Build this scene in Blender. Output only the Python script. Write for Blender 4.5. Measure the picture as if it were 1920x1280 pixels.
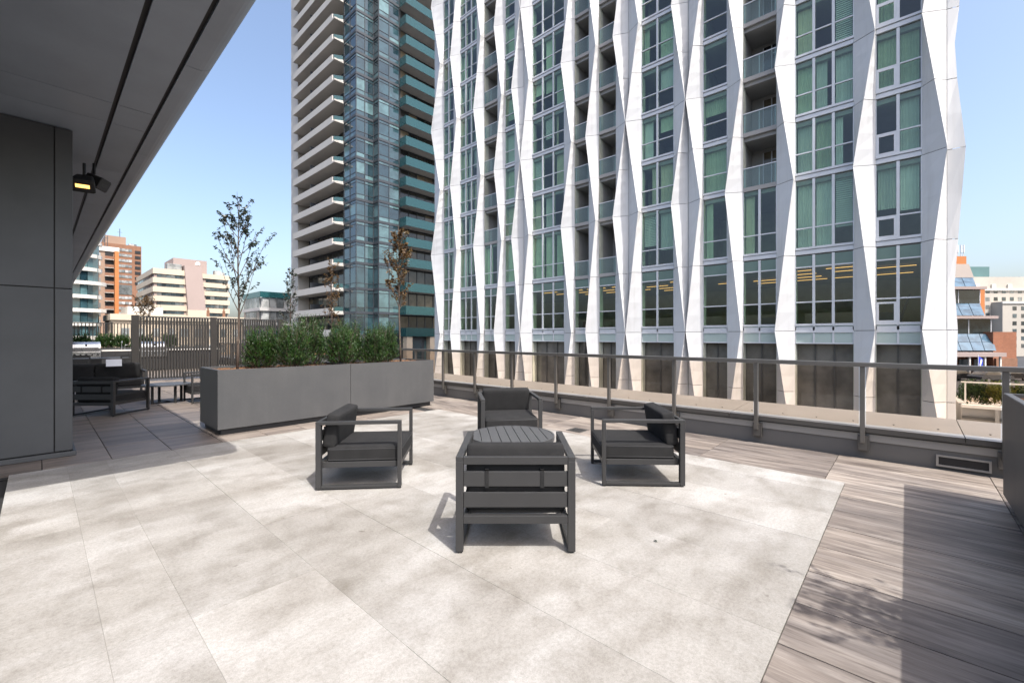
import bpy, bmesh, math, random
import numpy as np
from mathutils import Vector, Matrix

R = math.radians
for o in list(bpy.data.objects):
    bpy.data.objects.remove(o)
scene = bpy.context.scene
COL = scene.collection

# ------------------------------------------------------------------ camera, sky, sun, exposure
cam_d = bpy.data.cameras.new("camera")
cam_d.sensor_width = 36.0
cam_d.lens = 15.19
cam_d.shift_y = -8 / 1920
cam_d.clip_start = 0.05
cam_d.clip_end = 8000
cam = bpy.data.objects.new("camera", cam_d)
cam.location = (0, 0, 1.5)
cam.rotation_euler = (R(90), 0, R(-47.6))
COL.objects.link(cam)
scene.camera = cam

SUN_EL = 56.0
SUN_AZ = (-0.20, -0.98)            # horizontal direction towards the sun
world = bpy.data.worlds.new("World")
scene.world = world
world.use_nodes = True
wn = world.node_tree
for n in list(wn.nodes):
    wn.nodes.remove(n)
sky = wn.nodes.new("ShaderNodeTexSky")
sky.sky_type = 'NISHITA'
sky.sun_disc = False
sky.sun_elevation = R(SUN_EL)
sky.sun_rotation = math.atan2(SUN_AZ[0], SUN_AZ[1])
sky.altitude = 100
sky.air_density = 1.0
sky.dust_density = 4.6
sky.ozone_density = 0.8
bg = wn.nodes.new("ShaderNodeBackground")
bg.inputs["Strength"].default_value = 0.14
wo = wn.nodes.new("ShaderNodeOutputWorld")
wn.links.new(sky.outputs[0], bg.inputs[0])
wn.links.new(bg.outputs[0], wo.inputs[0])

sun_d = bpy.data.lights.new("sun", 'SUN')
sun_d.energy = 2.6
sun_d.angle = R(0.53)
sun_d.color = (1.0, 0.975, 0.94)
sun = bpy.data.objects.new("sun", sun_d)
_h = math.hypot(*SUN_AZ)
_to = Vector((SUN_AZ[0] / _h * math.cos(R(SUN_EL)), SUN_AZ[1] / _h * math.cos(R(SUN_EL)), math.sin(R(SUN_EL))))
sun.rotation_euler = (-_to).to_track_quat('-Z', 'Y').to_euler()
sun.location = (0, -20, 40)
COL.objects.link(sun)

scene.view_settings.view_transform = 'Standard'
scene.view_settings.look = 'None'
scene.view_settings.exposure = 1.2
scene.view_settings.gamma = 1.0
scene.view_settings.use_curve_mapping = False
scene.render.engine = 'CYCLES'
scene.cycles.max_bounces = 8
scene.cycles.diffuse_bounces = 3
scene.cycles.glossy_bounces = 3
scene.cycles.transparent_max_bounces = 12
scene.cycles.use_denoising = True
scene.cycles.sample_clamp_indirect = 6.0
scene.cycles.caustics_reflective = False
scene.cycles.caustics_refractive = False

# ------------------------------------------------------------------ mesh helpers
class MB:
    def __init__(s):
        s.v = []; s.f = []
    def add(s, vs, fs):
        n = len(s.v)
        s.v += [tuple(p) for p in vs]
        s.f += [tuple(i + n for i in q) for q in fs]
        return s
    def box(s, x0, x1, y0, y1, z0, z1, bev=0.0):
        if bev:
            bm = bmesh.new()
            bmesh.ops.create_cube(bm, size=1.0)
            for v in bm.verts:
                v.co = Vector(((x0 + x1) / 2 + v.co.x * (x1 - x0), (y0 + y1) / 2 + v.co.y * (y1 - y0), (z0 + z1) / 2 + v.co.z * (z1 - z0)))
            bmesh.ops.bevel(bm, geom=list(bm.edges), offset=bev, segments=2, profile=0.5, affect='EDGES')
            bm.verts.index_update()
            s.add([v.co for v in bm.verts], [[v.index for v in f.verts] for f in bm.faces])
            bm.free()
            return s
        return s.add([(x0, y0, z0), (x1, y0, z0), (x1, y1, z0), (x0, y1, z0), (x0, y0, z1), (x1, y0, z1), (x1, y1, z1), (x0, y1, z1)],
                     [(0, 3, 2, 1), (4, 5, 6, 7), (0, 1, 5, 4), (1, 2, 6, 5), (2, 3, 7, 6), (3, 0, 4, 7)])
    def quad(s, a, b, c, d):
        return s.add([a, b, c, d], [(0, 1, 2, 3)])
    def prism(s, poly, axis, a0, a1):
        """poly = 2-D outline; extruded along axis (0,1,2) from a0 to a1"""
        n = len(poly)
        def mk(p, a):
            q = list(p); q.insert(axis, a); return tuple(q)
        vs = [mk(p, a0) for p in poly] + [mk(p, a1) for p in poly]
        fs = [tuple(range(n))[::-1], tuple(range(n, 2 * n))]
        fs += [(i, (i + 1) % n, n + (i + 1) % n, n + i) for i in range(n)]
        return s.add(vs, fs)
    def tube(s, pts, rad, seg=6, cap=True):
        pts = [Vector(p) for p in pts]
        rings = []
        for i, p in enumerate(pts):
            d = (pts[min(i + 1, len(pts) - 1)] - pts[max(i - 1, 0)])
            if d.length < 1e-9: d = Vector((0, 0, 1))
            d.normalize()
            u = d.cross(Vector((0.31, 0.87, 0.38)))
            if u.length < 1e-3: u = d.cross(Vector((1, 0, 0)))
            u.normalize(); w = d.cross(u)
            r = rad[i] if isinstance(rad, (list, tuple)) else rad
            rings.append([p + (u * math.cos(t) + w * math.sin(t)) * r for t in [2 * math.pi * k / seg for k in range(seg)]])
        vs = [q for rg in rings for q in rg]
        fs = []
        for i in range(len(rings) - 1):
            for k in range(seg):
                fs.append((i * seg + k, i * seg + (k + 1) % seg, (i + 1) * seg + (k + 1) % seg, (i + 1) * seg + k))
        if cap:
            fs.append(tuple(range(seg))[::-1]); fs.append(tuple(range((len(rings) - 1) * seg, len(rings) * seg)))
        return s.add(vs, fs)
    def mesh(s, name, smooth=False):
        me = bpy.data.meshes.new(name)
        me.from_pydata(s.v, [], s.f)
        bm = bmesh.new(); bm.from_mesh(me)
        bmesh.ops.recalc_face_normals(bm, faces=list(bm.faces))
        bm.to_mesh(me); bm.free()
        if smooth:
            me.polygons.foreach_set("use_smooth", [True] * len(me.polygons))
        me.update()
        return me

def ob(name, m, mat, parent=None, loc=(0, 0, 0), rz=0.0, smooth=False):
    me = m.mesh(name, smooth) if isinstance(m, MB) else m
    if mat is not None and not me.materials:
        me.materials.append(mat)
    o = bpy.data.objects.new(name, me)
    COL.objects.link(o)
    o.location = loc
    o.rotation_euler = (0, 0, rz)
    o.parent = parent
    return o

def box(name, x0, x1, y0, y1, z0, z1, mat, parent=None, loc=(0, 0, 0), bev=0.0):
    return ob(name, MB().box(x0, x1, y0, y1, z0, z1, bev), mat, parent, loc)

def tag(o, label=None, cat=None, group=None, kind=None):
    if label: o["label"] = label
    if cat: o["category"] = cat
    if group: o["group"] = group
    if kind: o["kind"] = kind
    return o

def thing(name, label, cat, loc=(0, 0, 0), rz=0.0, group=None):
    o = bpy.data.objects.new(name, None)
    o.empty_display_size = 0.2
    COL.objects.link(o)
    o.location = loc
    o.rotation_euler = (0, 0, rz)
    return tag(o, label, cat, group)

def struct(name, m, mat):
    return tag(ob(name, m, mat), kind="structure")

def neg(o):
    return (-o.location.x, -o.location.y, -o.location.z)

def copy_tree(o, parent=None):
    c = o.copy()
    COL.objects.link(c)
    c.parent = parent
    for ch in list(o.children):
        copy_tree(ch, c)
    return c

def rounded_block(sx, sy, sz, r, bulge=0.0, cuts=8, top=True):
    """cushion centred on origin, full sizes"""
    bm = bmesh.new()
    bmesh.ops.create_cube(bm, size=2.0)
    bmesh.ops.subdivide_edges(bm, edges=list(bm.edges), cuts=cuts, use_grid_fill=True)
    hx, hy, hz = sx / 2, sy / 2, sz / 2
    rnd = random.Random(int(sx * 1000 + sz * 77))
    ph = [rnd.uniform(0, 6) for _ in range(4)]
    def warp(t):
        return math.copysign(1 - (1 - abs(t)) ** 1.6, t)
    for v in bm.verts:
        u = Vector((warp(v.co.x), warp(v.co.y), warp(v.co.z)))
        p = Vector((u.x * hx, u.y * hy, u.z * hz))
        q = Vector((max(-hx + r, min(hx - r, p.x)), max(-hy + r, min(hy - r, p.y)), max(-hz + r, min(hz - r, p.z))))
        d = p - q
        if d.length > 1e-6:
            p = q + d.normalized() * r
        b = bulge * (1 - u.x ** 2) * (1 - u.y ** 2)
        b += bulge * 0.25 * math.sin(u.x * 4 + ph[0]) * math.sin(u.y * 5 + ph[1]) * (1 - u.x ** 4) * (1 - u.y ** 4)
        if p.z > 0: p.z += b
        v.co = p
    m = MB()
    bm.verts.index_update()
    m.add([v.co for v in bm.verts], [[v.index for v in f.verts] for f in bm.faces])
    bm.free()
    return m

def leaf_mesh(name, quads):
    """quads: (n,4,3) array"""
    q = np.asarray(quads, dtype=np.float32)
    n = len(q)
    me = bpy.data.meshes.new(name)
    me.vertices.add(n * 4); me.loops.add(n * 4); me.polygons.add(n)
    me.vertices.foreach_set("co", q.reshape(-1))
    me.loops.foreach_set("vertex_index", np.arange(n * 4, dtype=np.int32))
    me.polygons.foreach_set("loop_start", np.arange(0, n * 4, 4, dtype=np.int32))
    me.polygons.foreach_set("loop_total", np.full(n, 4, dtype=np.int32))
    me.update(calc_edges=True)
    return me

# ------------------------------------------------------------------ materials
class NT:
    def __init__(s, name):
        s.m = bpy.data.materials.new(name)
        s.m.use_nodes = True
        s.t = s.m.node_tree
        for n in list(s.t.nodes): s.t.nodes.remove(n)
        s.out = s.t.nodes.new("ShaderNodeOutputMaterial")
    def n(s, typ, **kw):
        nd = s.t.nodes.new("ShaderNode" + typ)
        for k, v in kw.items():
            if hasattr(nd, k) and k not in nd.inputs: setattr(nd, k, v)
            else: nd.inputs[k].default_value = v
        return nd
    def l(s, a, b): s.t.links.new(a, b)
    def coord(s, scale=(1, 1, 1), obj=True, rnd=True):
        tc = s.n("TexCoord")
        mp = s.n("Mapping")
        mp.inputs["Scale"].default_value = scale
        s.l(tc.outputs["Object" if obj else "Generated"], mp.inputs["Vector"])
        if rnd:
            oi = s.n("ObjectInfo")
            ml = s.n("Math", operation='MULTIPLY'); ml.inputs[1].default_value = 57.0
            s.l(oi.outputs["Random"], ml.inputs[0])
            cb = s.n("CombineXYZ")
            s.l(ml.outputs[0], cb.inputs[0]); s.l(ml.outputs[0], cb.inputs[1]); s.l(ml.outputs[0], cb.inputs[2])
            s.l(cb.outputs[0], mp.inputs["Location"])
        return mp.outputs[0]
    def world_coord(s, scale=(1, 1, 1)):
        g = s.n("NewGeometry")
        mp = s.n("Mapping"); mp.inputs["Scale"].default_value = scale
        s.l(g.outputs["Position"], mp.inputs["Vector"])
        return mp.outputs[0]
    def noise(s, vec, scale, detail=4, rough=0.55, dist=0.0):
        nn = s.n("TexNoise")
        nn.inputs["Scale"].default_value = scale; nn.inputs["Detail"].default_value = detail
        nn.inputs["Roughness"].default_value = rough; nn.inputs["Distortion"].default_value = dist
        s.l(vec, nn.inputs["Vector"])
        return nn.outputs["Fac"]
    def ramp(s, fac, stops):
        r = s.n("ValToRGB")
        el = r.color_ramp.elements
        while len(el) > 1: el.remove(el[-1])
        el[0].position = stops[0][0]; el[0].color = (*stops[0][1], 1)
        for p, c in stops[1:]:
            e = el.new(p); e.color = (*c, 1)
        s.l(fac, r.inputs[0])
        return r.outputs[0]
    def mix(s, fac, a, b, mode='MIX'):
        x = s.n("Mix", data_type='RGBA', blend_type=mode)
        for i, v in ((0, fac), (6, a), (7, b)):
            if isinstance(v, (int, float)): x.inputs[i].default_value = v
            elif isinstance(v, tuple): x.inputs[i].default_value = (*v, 1)
            else: s.l(v, x.inputs[i])
        return x.outputs[2]
    def bsdf(s, col, rough=0.6, metal=0.0, spec=0.5, bump=None, bump_d=0.01, bump_s=0.5):
        b = s.n("BsdfPrincipled")
        if isinstance(col, tuple): b.inputs["Base Color"].default_value = (*col, 1)
        else: s.l(col, b.inputs["Base Color"])
        if isinstance(rough, (int, float)): b.inputs["Roughness"].default_value = rough
        else: s.l(rough, b.inputs["Roughness"])
        b.inputs["Metallic"].default_value = metal
        b.inputs["Specular IOR Level"].default_value = spec
        if bump is not None:
            bp = s.n("Bump"); bp.inputs["Strength"].default_value = bump_s; bp.inputs["Distance"].default_value = bump_d
            s.l(bump, bp.inputs["Height"]); s.l(bp.outputs[0], b.inputs["Normal"])
        s.l(b.outputs[0], s.out.inputs["Surface"])
        return b

def paint(name, col, rough=0.5, metal=0.0, var=0.12, scale=6.0, spec=0.5, fine=180.0, bump=0.15, objvar=0.0):
    t = NT(name)
    v = t.coord()
    f = t.noise(v, scale, 5, 0.6)
    a = tuple(c * (1 - var) for c in col); b = tuple(min(1, c * (1 + var)) for c in col)
    c = t.ramp(f, [(0.3, a), (0.7, b)])
    if objvar:
        oi = t.n("ObjectInfo")
        c2 = t.ramp(oi.outputs["Random"], [(0, (1 - objvar,) * 3), (1, (1 + 0 * objvar,) * 3)])
        c = t.mix(1.0, c, c2, 'MULTIPLY')
    fb = t.noise(v, fine, 2)
    t.bsdf(c, rough, metal, spec, fb, 0.002, bump)
    return t.m

def facade_mat(name, col, rough=0.7, var=0.1, wscale=0.15, fine=2.0):
    t = NT(name)
    v = t.world_coord()
    f1 = t.noise(v, wscale, 4); f2 = t.noise(v, fine, 4)
    a = tuple(c * (1 - var) for c in col); b = tuple(min(1, c * (1 + var)) for c in col)
    c = t.ramp(f1, [(0.3, a), (0.7, b)])
    g = t.ramp(f2, [(0.25, (1 - var, 1 - var, 1 - var)), (0.75, (1, 1, 1))])
    c = t.mix(1.0, c, g, 'MULTIPLY')
    t.bsdf(c, rough, 0, 0.4, f2, 0.01, 0.1)
    return t.m

def brick_mat(name, c1, c2, mortar, scale):
    t = NT(name)
    v = t.coord(rnd=False)
    br = t.n("TexBrick")
    br.inputs["Scale"].default_value = scale
    br.inputs["Color1"].default_value = (*c1, 1); br.inputs["Color2"].default_value = (*c2, 1); br.inputs["Mortar"].default_value = (*mortar, 1)
    br.inputs["Mortar Size"].default_value = 0.012
    sep = t.n("SeparateXYZ"); t.l(v, sep.inputs[0])
    ad = t.n("Math", operation='ADD'); t.l(sep.outputs[0], ad.inputs[0]); t.l(sep.outputs[1], ad.inputs[1])
    cb = t.n("CombineXYZ"); t.l(ad.outputs[0], cb.inputs[0]); t.l(sep.outputs[2], cb.inputs[1])
    t.l(cb.outputs[0], br.inputs["Vector"])
    n = t.noise(v, 0.6, 4)
    g = t.ramp(n, [(0.3, (0.8, 0.8, 0.8)), (0.7, (1, 1, 1))])
    t.bsdf(t.mix(1.0, br.outputs["Color"], g, 'MULTIPLY'), 0.85, 0, 0.3)
    return t.m

def clear_glass(name, tint, ior=1.5, rough=0.0, body=None, body_fac=0.0):
    t = NT(name)
    tr = t.n("BsdfTransparent"); tr.inputs[0].default_value = (*tint, 1)
    gl = t.n("BsdfGlossy"); gl.inputs["Roughness"].default_value = rough; gl.inputs[0].default_value = (0.95, 0.98, 1, 1)
    fr = t.n("Fresnel"); fr.inputs["IOR"].default_value = ior
    base = tr.outputs[0]
    if body:
        df = t.n("BsdfDiffuse"); df.inputs[0].default_value = (*body, 1)
        mx0 = t.n("MixShader"); mx0.inputs[0].default_value = body_fac
        t.l(tr.outputs[0], mx0.inputs[1]); t.l(df.outputs[0], mx0.inputs[2])
        base = mx0.outputs[0]
    mx = t.n("MixShader")
    ge = t.n("NewGeometry")
    inv = t.n("Math", operation='SUBTRACT'); inv.inputs[0].default_value = 1.0; t.l(ge.outputs["Backfacing"], inv.inputs[1])
    mu = t.n("Math", operation='MULTIPLY'); t.l(fr.outputs[0], mu.inputs[0]); t.l(inv.outputs[0], mu.inputs[1])
    t.l(mu.outputs[0], mx.inputs[0]); t.l(base, mx.inputs[1]); t.l(gl.outputs[0], mx.inputs[2])
    t.l(mx.outputs[0], t.out.inputs["Surface"])
    return t.m

def pane_mat(name, dark, mid, pale, rough=0.04, spec=0.8, scale=0.8, wob=0.0):
    """opaque far window: dark room with blinds of varying colour, glossy surface"""
    t = NT(name)
    oi = t.n("ObjectInfo")
    c = t.ramp(oi.outputs["Random"], [(0.0, dark), (0.35, mid), (0.6, dark), (0.8, pale), (1.0, mid)])
    v = t.coord((1, 1, 1))
    n = t.noise(v, scale, 3)
    g = t.ramp(n, [(0.35, (0.55, 0.55, 0.55)), (0.6, (1, 1, 1))])
    b = t.bsdf(t.mix(1.0, c, g, 'MULTIPLY'), rough, 0, spec)
    b.inputs["Coat Weight"].default_value = 0.25
    b.inputs["Coat Roughness"].default_value = 0.02
    if wob:
        w = t.noise(t.coord(), 1.3, 2)
        bp = t.n("Bump"); bp.inputs["Strength"].default_value = wob; bp.inputs["Distance"].default_value = 0.05
        t.l(w, bp.inputs["Height"]); t.l(bp.outputs[0], b.inputs["Coat Normal"])
    return t.m

def leaf_mat(name, c1, c2, c3, trans=0.35):
    t = NT(name)
    v = t.world_coord()
    n = t.noise(v, 9.0, 3)
    n2 = t.n("TexWhiteNoise"); n2.noise_dimensions = '3D'
    vm = t.n("VectorMath", operation='SCALE'); vm.inputs["Scale"].default_value = 14.0
    t.l(v, vm.inputs[0])
    fl = t.n("VectorMath", operation='FLOOR'); t.l(vm.outputs[0], fl.inputs[0]); t.l(fl.outputs[0], n2.inputs["Vector"])
    c = t.ramp(n, [(0.3, c1), (0.55, c2), (0.75, c3)])
    g = t.ramp(n2.outputs["Value"], [(0, (0.65, 0.65, 0.65)), (1, (1.15, 1.15, 1.15))])
    c = t.mix(1.0, c, g, 'MULTIPLY')
    d = t.n("BsdfPrincipled"); t.l(c, d.inputs["Base Color"]); d.inputs["Roughness"].default_value = 0.45
    tl = t.n("BsdfTranslucent"); t.l(c, tl.inputs[0])
    mx = t.n("MixShader"); mx.inputs[0].default_value = trans
    t.l(d.outputs[0], mx.inputs[1]); t.l(tl.outputs[0], mx.inputs[2])
    t.l(mx.outputs[0], t.out.inputs["Surface"])
    return t.m

def emit_mat(name, col, s):
    t = NT(name)
    e = t.n("Emission"); e.inputs[0].default_value = (*col, 1); e.inputs[1].default_value = s
    t.l(e.outputs[0], t.out.inputs["Surface"])
    return t.m

def stone_slab_mat():
    t = NT("pale_stone")
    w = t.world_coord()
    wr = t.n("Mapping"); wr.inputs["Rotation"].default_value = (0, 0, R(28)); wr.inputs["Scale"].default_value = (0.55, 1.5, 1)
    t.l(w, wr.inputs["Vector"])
    big = t.noise(wr.outputs[0], 1.05, 5, 0.55, 0.7)  # cloudy stone streaks that also paint in the dappled light reflected onto the patio
    slab = t.noise(t.coord((0.8, 0.8, 0.8)), 1.7, 5, 0.6, 0.5)
    med = t.noise(w, 3.4, 6, 0.65, 0.3)
    fine = t.noise(w, 48.0, 6, 0.78)
    grain = t.noise(w, 230.0, 3, 0.7)
    spots = t.noise(w, 7.5, 3, 0.5, 0.2)
    oi = t.n("ObjectInfo")
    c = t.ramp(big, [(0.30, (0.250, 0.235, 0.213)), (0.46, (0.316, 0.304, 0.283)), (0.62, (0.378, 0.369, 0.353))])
    c = t.mix(1.0, c, t.ramp(slab, [(0.32, (0.86, 0.845, 0.82)), (0.5, (0.99, 0.98, 0.97)), (0.68, (1.07, 1.07, 1.07))]), 'MULTIPLY')
    c = t.mix(1.0, c, t.ramp(med, [(0.28, (0.74, 0.72, 0.69)), (0.52, (1, 1, 1)), (0.75, (1.08, 1.08, 1.08))]), 'MULTIPLY')
    c = t.mix(1.0, c, t.ramp(fine, [(0.28, (0.74, 0.73, 0.71)), (0.55, (1.0, 1.0, 1.0)), (0.75, (1.1, 1.1, 1.1))]), 'MULTIPLY')
    c = t.mix(1.0, c, t.ramp(grain, [(0.3, (0.80, 0.80, 0.80)), (0.65, (1.08, 1.08, 1.08))]), 'MULTIPLY')
    c = t.mix(1.0, c, t.ramp(spots, [(0.22, (0.50, 0.47, 0.43)), (0.28, (1, 1, 1))]), 'MULTIPLY')
    c = t.mix(1.0, c, t.ramp(oi.outputs["Random"], [(0, (0.86, 0.852, 0.838)), (0.5, (0.99, 0.985, 0.975)), (1, (1.07, 1.07, 1.07))]), 'MULTIPLY')
    t.bsdf(c, t.ramp(med, [(0.3, (0.62,) * 3), (0.7, (0.8,) * 3)]), 0, 0.3, fine, 0.003, 0.35)
    return t.m

def plank_mat(name, base, light, dark, axis='Y', wet=0.5):
    t = NT(name)
    sc = (9.0, 0.75, 1.0) if axis == 'Y' else (0.75, 9.0, 1.0)
    v = t.coord(sc)
    v2 = t.coord((3.2, 0.5, 1.0) if axis == 'Y' else (0.5, 3.2, 1.0))
    g1 = t.noise(v, 1.6, 8, 0.68, 1.1)
    g2 = t.noise(v2, 1.3, 4, 0.5, 0.8)
    fine = t.noise(t.coord((60, 4, 1) if axis == 'Y' else (4, 60, 1)), 2.0, 4, 0.7)
    oi = t.n("ObjectInfo")
    c = t.ramp(g1, [(0.34, dark), (0.47, base), (0.62, light)])
    c = t.mix(1.0, c, t.ramp(g2, [(0.34, (0.66, 0.65, 0.655)), (0.56, (1.06, 1.05, 1.03))]), 'MULTIPLY')
    c = t.mix(1.0, c, t.ramp(fine, [(0.3, (0.82, 0.82, 0.82)), (0.7, (1.06, 1.06, 1.06))]), 'MULTIPLY')
    c = t.mix(1.0, c, t.ramp(oi.outputs["Random"], [(0, (0.70, 0.69, 0.70)), (0.5, (0.95, 0.92, 0.89)), (1, (1.12, 1.11, 1.10))]), 'MULTIPLY')
    t.bsdf(c, t.ramp(g1, [(0.3, (0.42,) * 3), (0.7, (0.58,) * 3)]), 0, 0.4, g1, 0.003, 0.3)
    return t.m

M = {}
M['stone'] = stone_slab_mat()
M['plank'] = plank_mat("wood_look_paver", (0.245, 0.212, 0.185), (0.37, 0.335, 0.30), (0.125, 0.108, 0.098))
M['tile'] = plank_mat("taupe_paver", (0.20, 0.170, 0.148), (0.29, 0.255, 0.225), (0.12, 0.10, 0.09), axis='X')
M['joint'] = paint("joint_dark_base", (0.02, 0.02, 0.02), 0.9)  # dark sub-floor colour seen between the pavers
M['grout'] = paint("stone_grout", (0.20, 0.188, 0.17), 0.95)
M['soffit'] = paint("soffit_metal", (0.275, 0.312, 0.372), 0.42, 0.0, 0.09, 1.3, 0.6, objvar=0.10)
M['groove'] = paint("black_groove", (0.012, 0.012, 0.013), 0.5)
M['clad'] = paint("column_cladding", (0.07, 0.073, 0.076), 0.45, 0.0, 0.12, 1.8, 0.5)
M['darkmetal'] = paint("charcoal_powder_coat", (0.031, 0.0308, 0.031), 0.42, 0.0, 0.06, 5, 0.45, fine=400, bump=0.06)
M['midmetal'] = paint("grey_bronze_metal", (0.10, 0.096, 0.09), 0.38, 0.4, 0.06, 3, 0.5)
M['railmetal'] = paint("bronze_rail", (0.15, 0.142, 0.132), 0.32, 0.6, 0.06, 3, 0.5)
M['screen'] = paint("screen_bronze", (0.030, 0.027, 0.024), 0.45, 0.1, 0.06, 3, 0.4)
M['fabric'] = paint("charcoal_fabric", (0.0205, 0.0203, 0.0205), 0.95, 0.0, 0.14, 9, 0.2, fine=700, bump=0.6)
M['piping'] = paint("cushion_piping", (0.024, 0.024, 0.025), 0.8, 0, 0.1, 20)
M['tabletop'] = paint("grey_slat_paint", (0.062, 0.063, 0.065), 0.42, 0, 0.06, 5, 0.45)
def planter_mat():
    t = NT("planter_grey")
    v = t.world_coord()
    big = t.noise(v, 1.6, 5, 0.6, 0.4)
    drip = t.noise(t.world_coord((7.0, 7.0, 0.8)), 1.0, 4, 0.65)
    sp = t.noise(v, 160.0, 3, 0.7)
    c = t.ramp(big, [(0.3, (0.060, 0.0605, 0.062)), (0.7, (0.076, 0.0755, 0.075))])
    c = t.mix(1.0, c, t.ramp(drip, [(0.3, (0.95, 0.95, 0.95)), (0.55, (1, 1, 1)), (0.74, (1.06, 1.06, 1.06))]), 'MULTIPLY')
    c = t.mix(1.0, c, t.ramp(sp, [(0.3, (0.85, 0.85, 0.85)), (0.7, (1.12, 1.12, 1.12))]), 'MULTIPLY')
    t.bsdf(c, 0.55, 0, 0.4, sp, 0.002, 0.2)
    return t.m
M['planter'] = planter_mat()
M['plinth'] = paint("planter_plinth", (0.015, 0.015, 0.016), 0.6)
M['mulch'] = paint("bark_mulch", (0.16, 0.085, 0.045), 0.95, 0, 0.5, 45, 0.2, objvar=0.3)
M['parapet'] = paint("parapet_grey", (0.13, 0.125, 0.118), 0.6, 0.0, 0.10, 1.2)
M['coping'] = paint("coping_metal", (0.30, 0.288, 0.27), 0.4, 0.2, 0.06, 1.5)
def fin_mat():
    t = NT("white_fin_panel")
    oi = t.n("ObjectInfo")
    c = t.ramp(oi.outputs["Random"], [(0, (0.585, 0.580, 0.574)), (1, (0.645, 0.640, 0.634))])
    st = t.noise(t.world_coord((3.0, 3.0, 0.22)), 1.2, 5, 0.6)
    c = t.mix(1.0, c, t.ramp(st, [(0.28, (0.90, 0.895, 0.885)), (0.5, (1, 1, 1))]), 'MULTIPLY')
    t.bsdf(c, 0.38, 0, 0.4)
    return t.m
M['white'] = fin_mat()
M['frame'] = paint("pale_window_frame", (0.60, 0.61, 0.63), 0.35, 0.1, 0.05, 2)
M['spandrel'] = paint("pale_green_spandrel", (0.42, 0.50, 0.47), 0.18, 0, 0.05, 1)
M['gspandrel'] = paint("green_spandrel_glass", (0.10, 0.16, 0.135), 0.08, 0, 0.1, 1, 0.7)
M['wglass'] = clear_glass("green_vision_glass", (0.82, 0.925, 0.85), 1.68)
M['bglass'] = clear_glass("pale_balcony_glass", (0.80, 0.89, 0.87), 1.5, 0.02, (0.55, 0.64, 0.62), 0.07)
M['railglass'] = clear_glass("bronze_tint_glass", (0.92, 0.855, 0.79), 1.42)
M['interior'] = facade_mat("interior_wall", (0.56, 0.58, 0.50), 0.9, 0.25, 0.4, 1.0)
M['slab'] = facade_mat("floor_slab_concrete", (0.36, 0.35, 0.34), 0.85, 0.08, 0.3)
M['curtain'] = paint("pale_curtain", (0.66, 0.72, 0.58), 0.9, 0, 0.1, 2, objvar=0.35)
M['curtain2'] = paint("cream_curtain", (0.70, 0.66, 0.52), 0.9, 0, 0.1, 2, objvar=0.3)
M['curtain3'] = paint("white_blind", (0.74, 0.76, 0.74), 0.8, 0, 0.06, 2, objvar=0.35)
M['lobby'] = pane_mat("dark_lobby_glass", (0.16, 0.15, 0.132), (0.19, 0.18, 0.158), (0.22, 0.205, 0.18), 0.08, 0.6)
M['striplight'] = emit_mat("warm_strip_light", (1.0, 0.48, 0.15), 0.9)
M['balcwall'] = facade_mat("balcony_recess_wall", (0.40, 0.39, 0.38), 0.8, 0.08, 0.4)
M['conc'] = facade_mat("tower_concrete", (0.53, 0.51, 0.49), 0.8, 0.06, 0.1, 0.9)
M['concw'] = facade_mat("tower_parapet_paint", (0.50, 0.475, 0.44), 0.75, 0.05, 0.1, 0.9)
M['tframe'] = facade_mat("tower_mullion_grey", (0.055, 0.062, 0.072), 0.45, 0.06)
M['tglass'] = pane_mat("tower_teal_glass", (0.014, 0.036, 0.048), (0.04, 0.09, 0.108), (0.14, 0.25, 0.26), 0.05, 0.9, 0.7, 0.3)
M['tbalc'] = clear_glass("teal_balcony_glass", (0.30, 0.55, 0.55), 1.55, 0.02, (0.03, 0.11, 0.12), 0.6)
M['tdoor'] = pane_mat("tower_dark_door", (0.02, 0.022, 0.022), (0.07, 0.07, 0.06), (0.26, 0.21, 0.14), 0.10, 0.45)
M['brick'] = brick_mat("orange_brick", (0.34, 0.135, 0.07), (0.27, 0.10, 0.05), (0.25, 0.2, 0.17), 3.0)
M['brick2'] = brick_mat("brown_brick", (0.30, 0.15, 0.09), (0.25, 0.12, 0.07), (0.22, 0.17, 0.14), 2.0)
M['pinkbrick'] = facade_mat("salmon_brick", (0.33, 0.225, 0.165), 0.85, 0.08)
M['orange'] = facade_mat("orange_panel", (0.46, 0.17, 0.055), 0.7, 0.05)
M['cream'] = facade_mat("cream_precast", (0.56, 0.48, 0.375), 0.8, 0.05)
M['pinkpanel'] = facade_mat("mauve_panel", (0.335, 0.265, 0.24), 0.8, 0.04)
M['beige'] = facade_mat("beige_stucco", (0.56, 0.46, 0.35), 0.85, 0.08)
M['fwin'] = pane_mat("far_window", (0.03, 0.04, 0.045), (0.10, 0.13, 0.14), (0.26, 0.27, 0.26), 0.08, 0.6)
M['fwinw'] = pane_mat("far_window_blinds", (0.16, 0.18, 0.18), (0.40, 0.41, 0.40), (0.55, 0.55, 0.53), 0.12, 0.5)
M['offwhite'] = facade_mat("offwhite_trim", (0.66, 0.63, 0.58), 0.8, 0.05)
M['limestone'] = facade_mat("pale_limestone", (0.44, 0.405, 0.355), 0.85, 0.06)
M['hood'] = facade_mat("taupe_roof_metal", (0.20, 0.165, 0.14), 0.6, 0.05)
M['bandglass'] = pane_mat("dark_band_window", (0.02, 0.028, 0.03), (0.028, 0.036, 0.038), (0.035, 0.045, 0.046), 0.08, 0.5)
M['blueglass'] = pane_mat("blue_slope_glazing", (0.075, 0.135, 0.19), (0.085, 0.15, 0.205), (0.095, 0.16, 0.21), 0.12, 0.8)
M['steel'] = paint("stainless_steel", (0.55, 0.56, 0.57), 0.22, 0.9, 0.05, 4)
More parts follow.
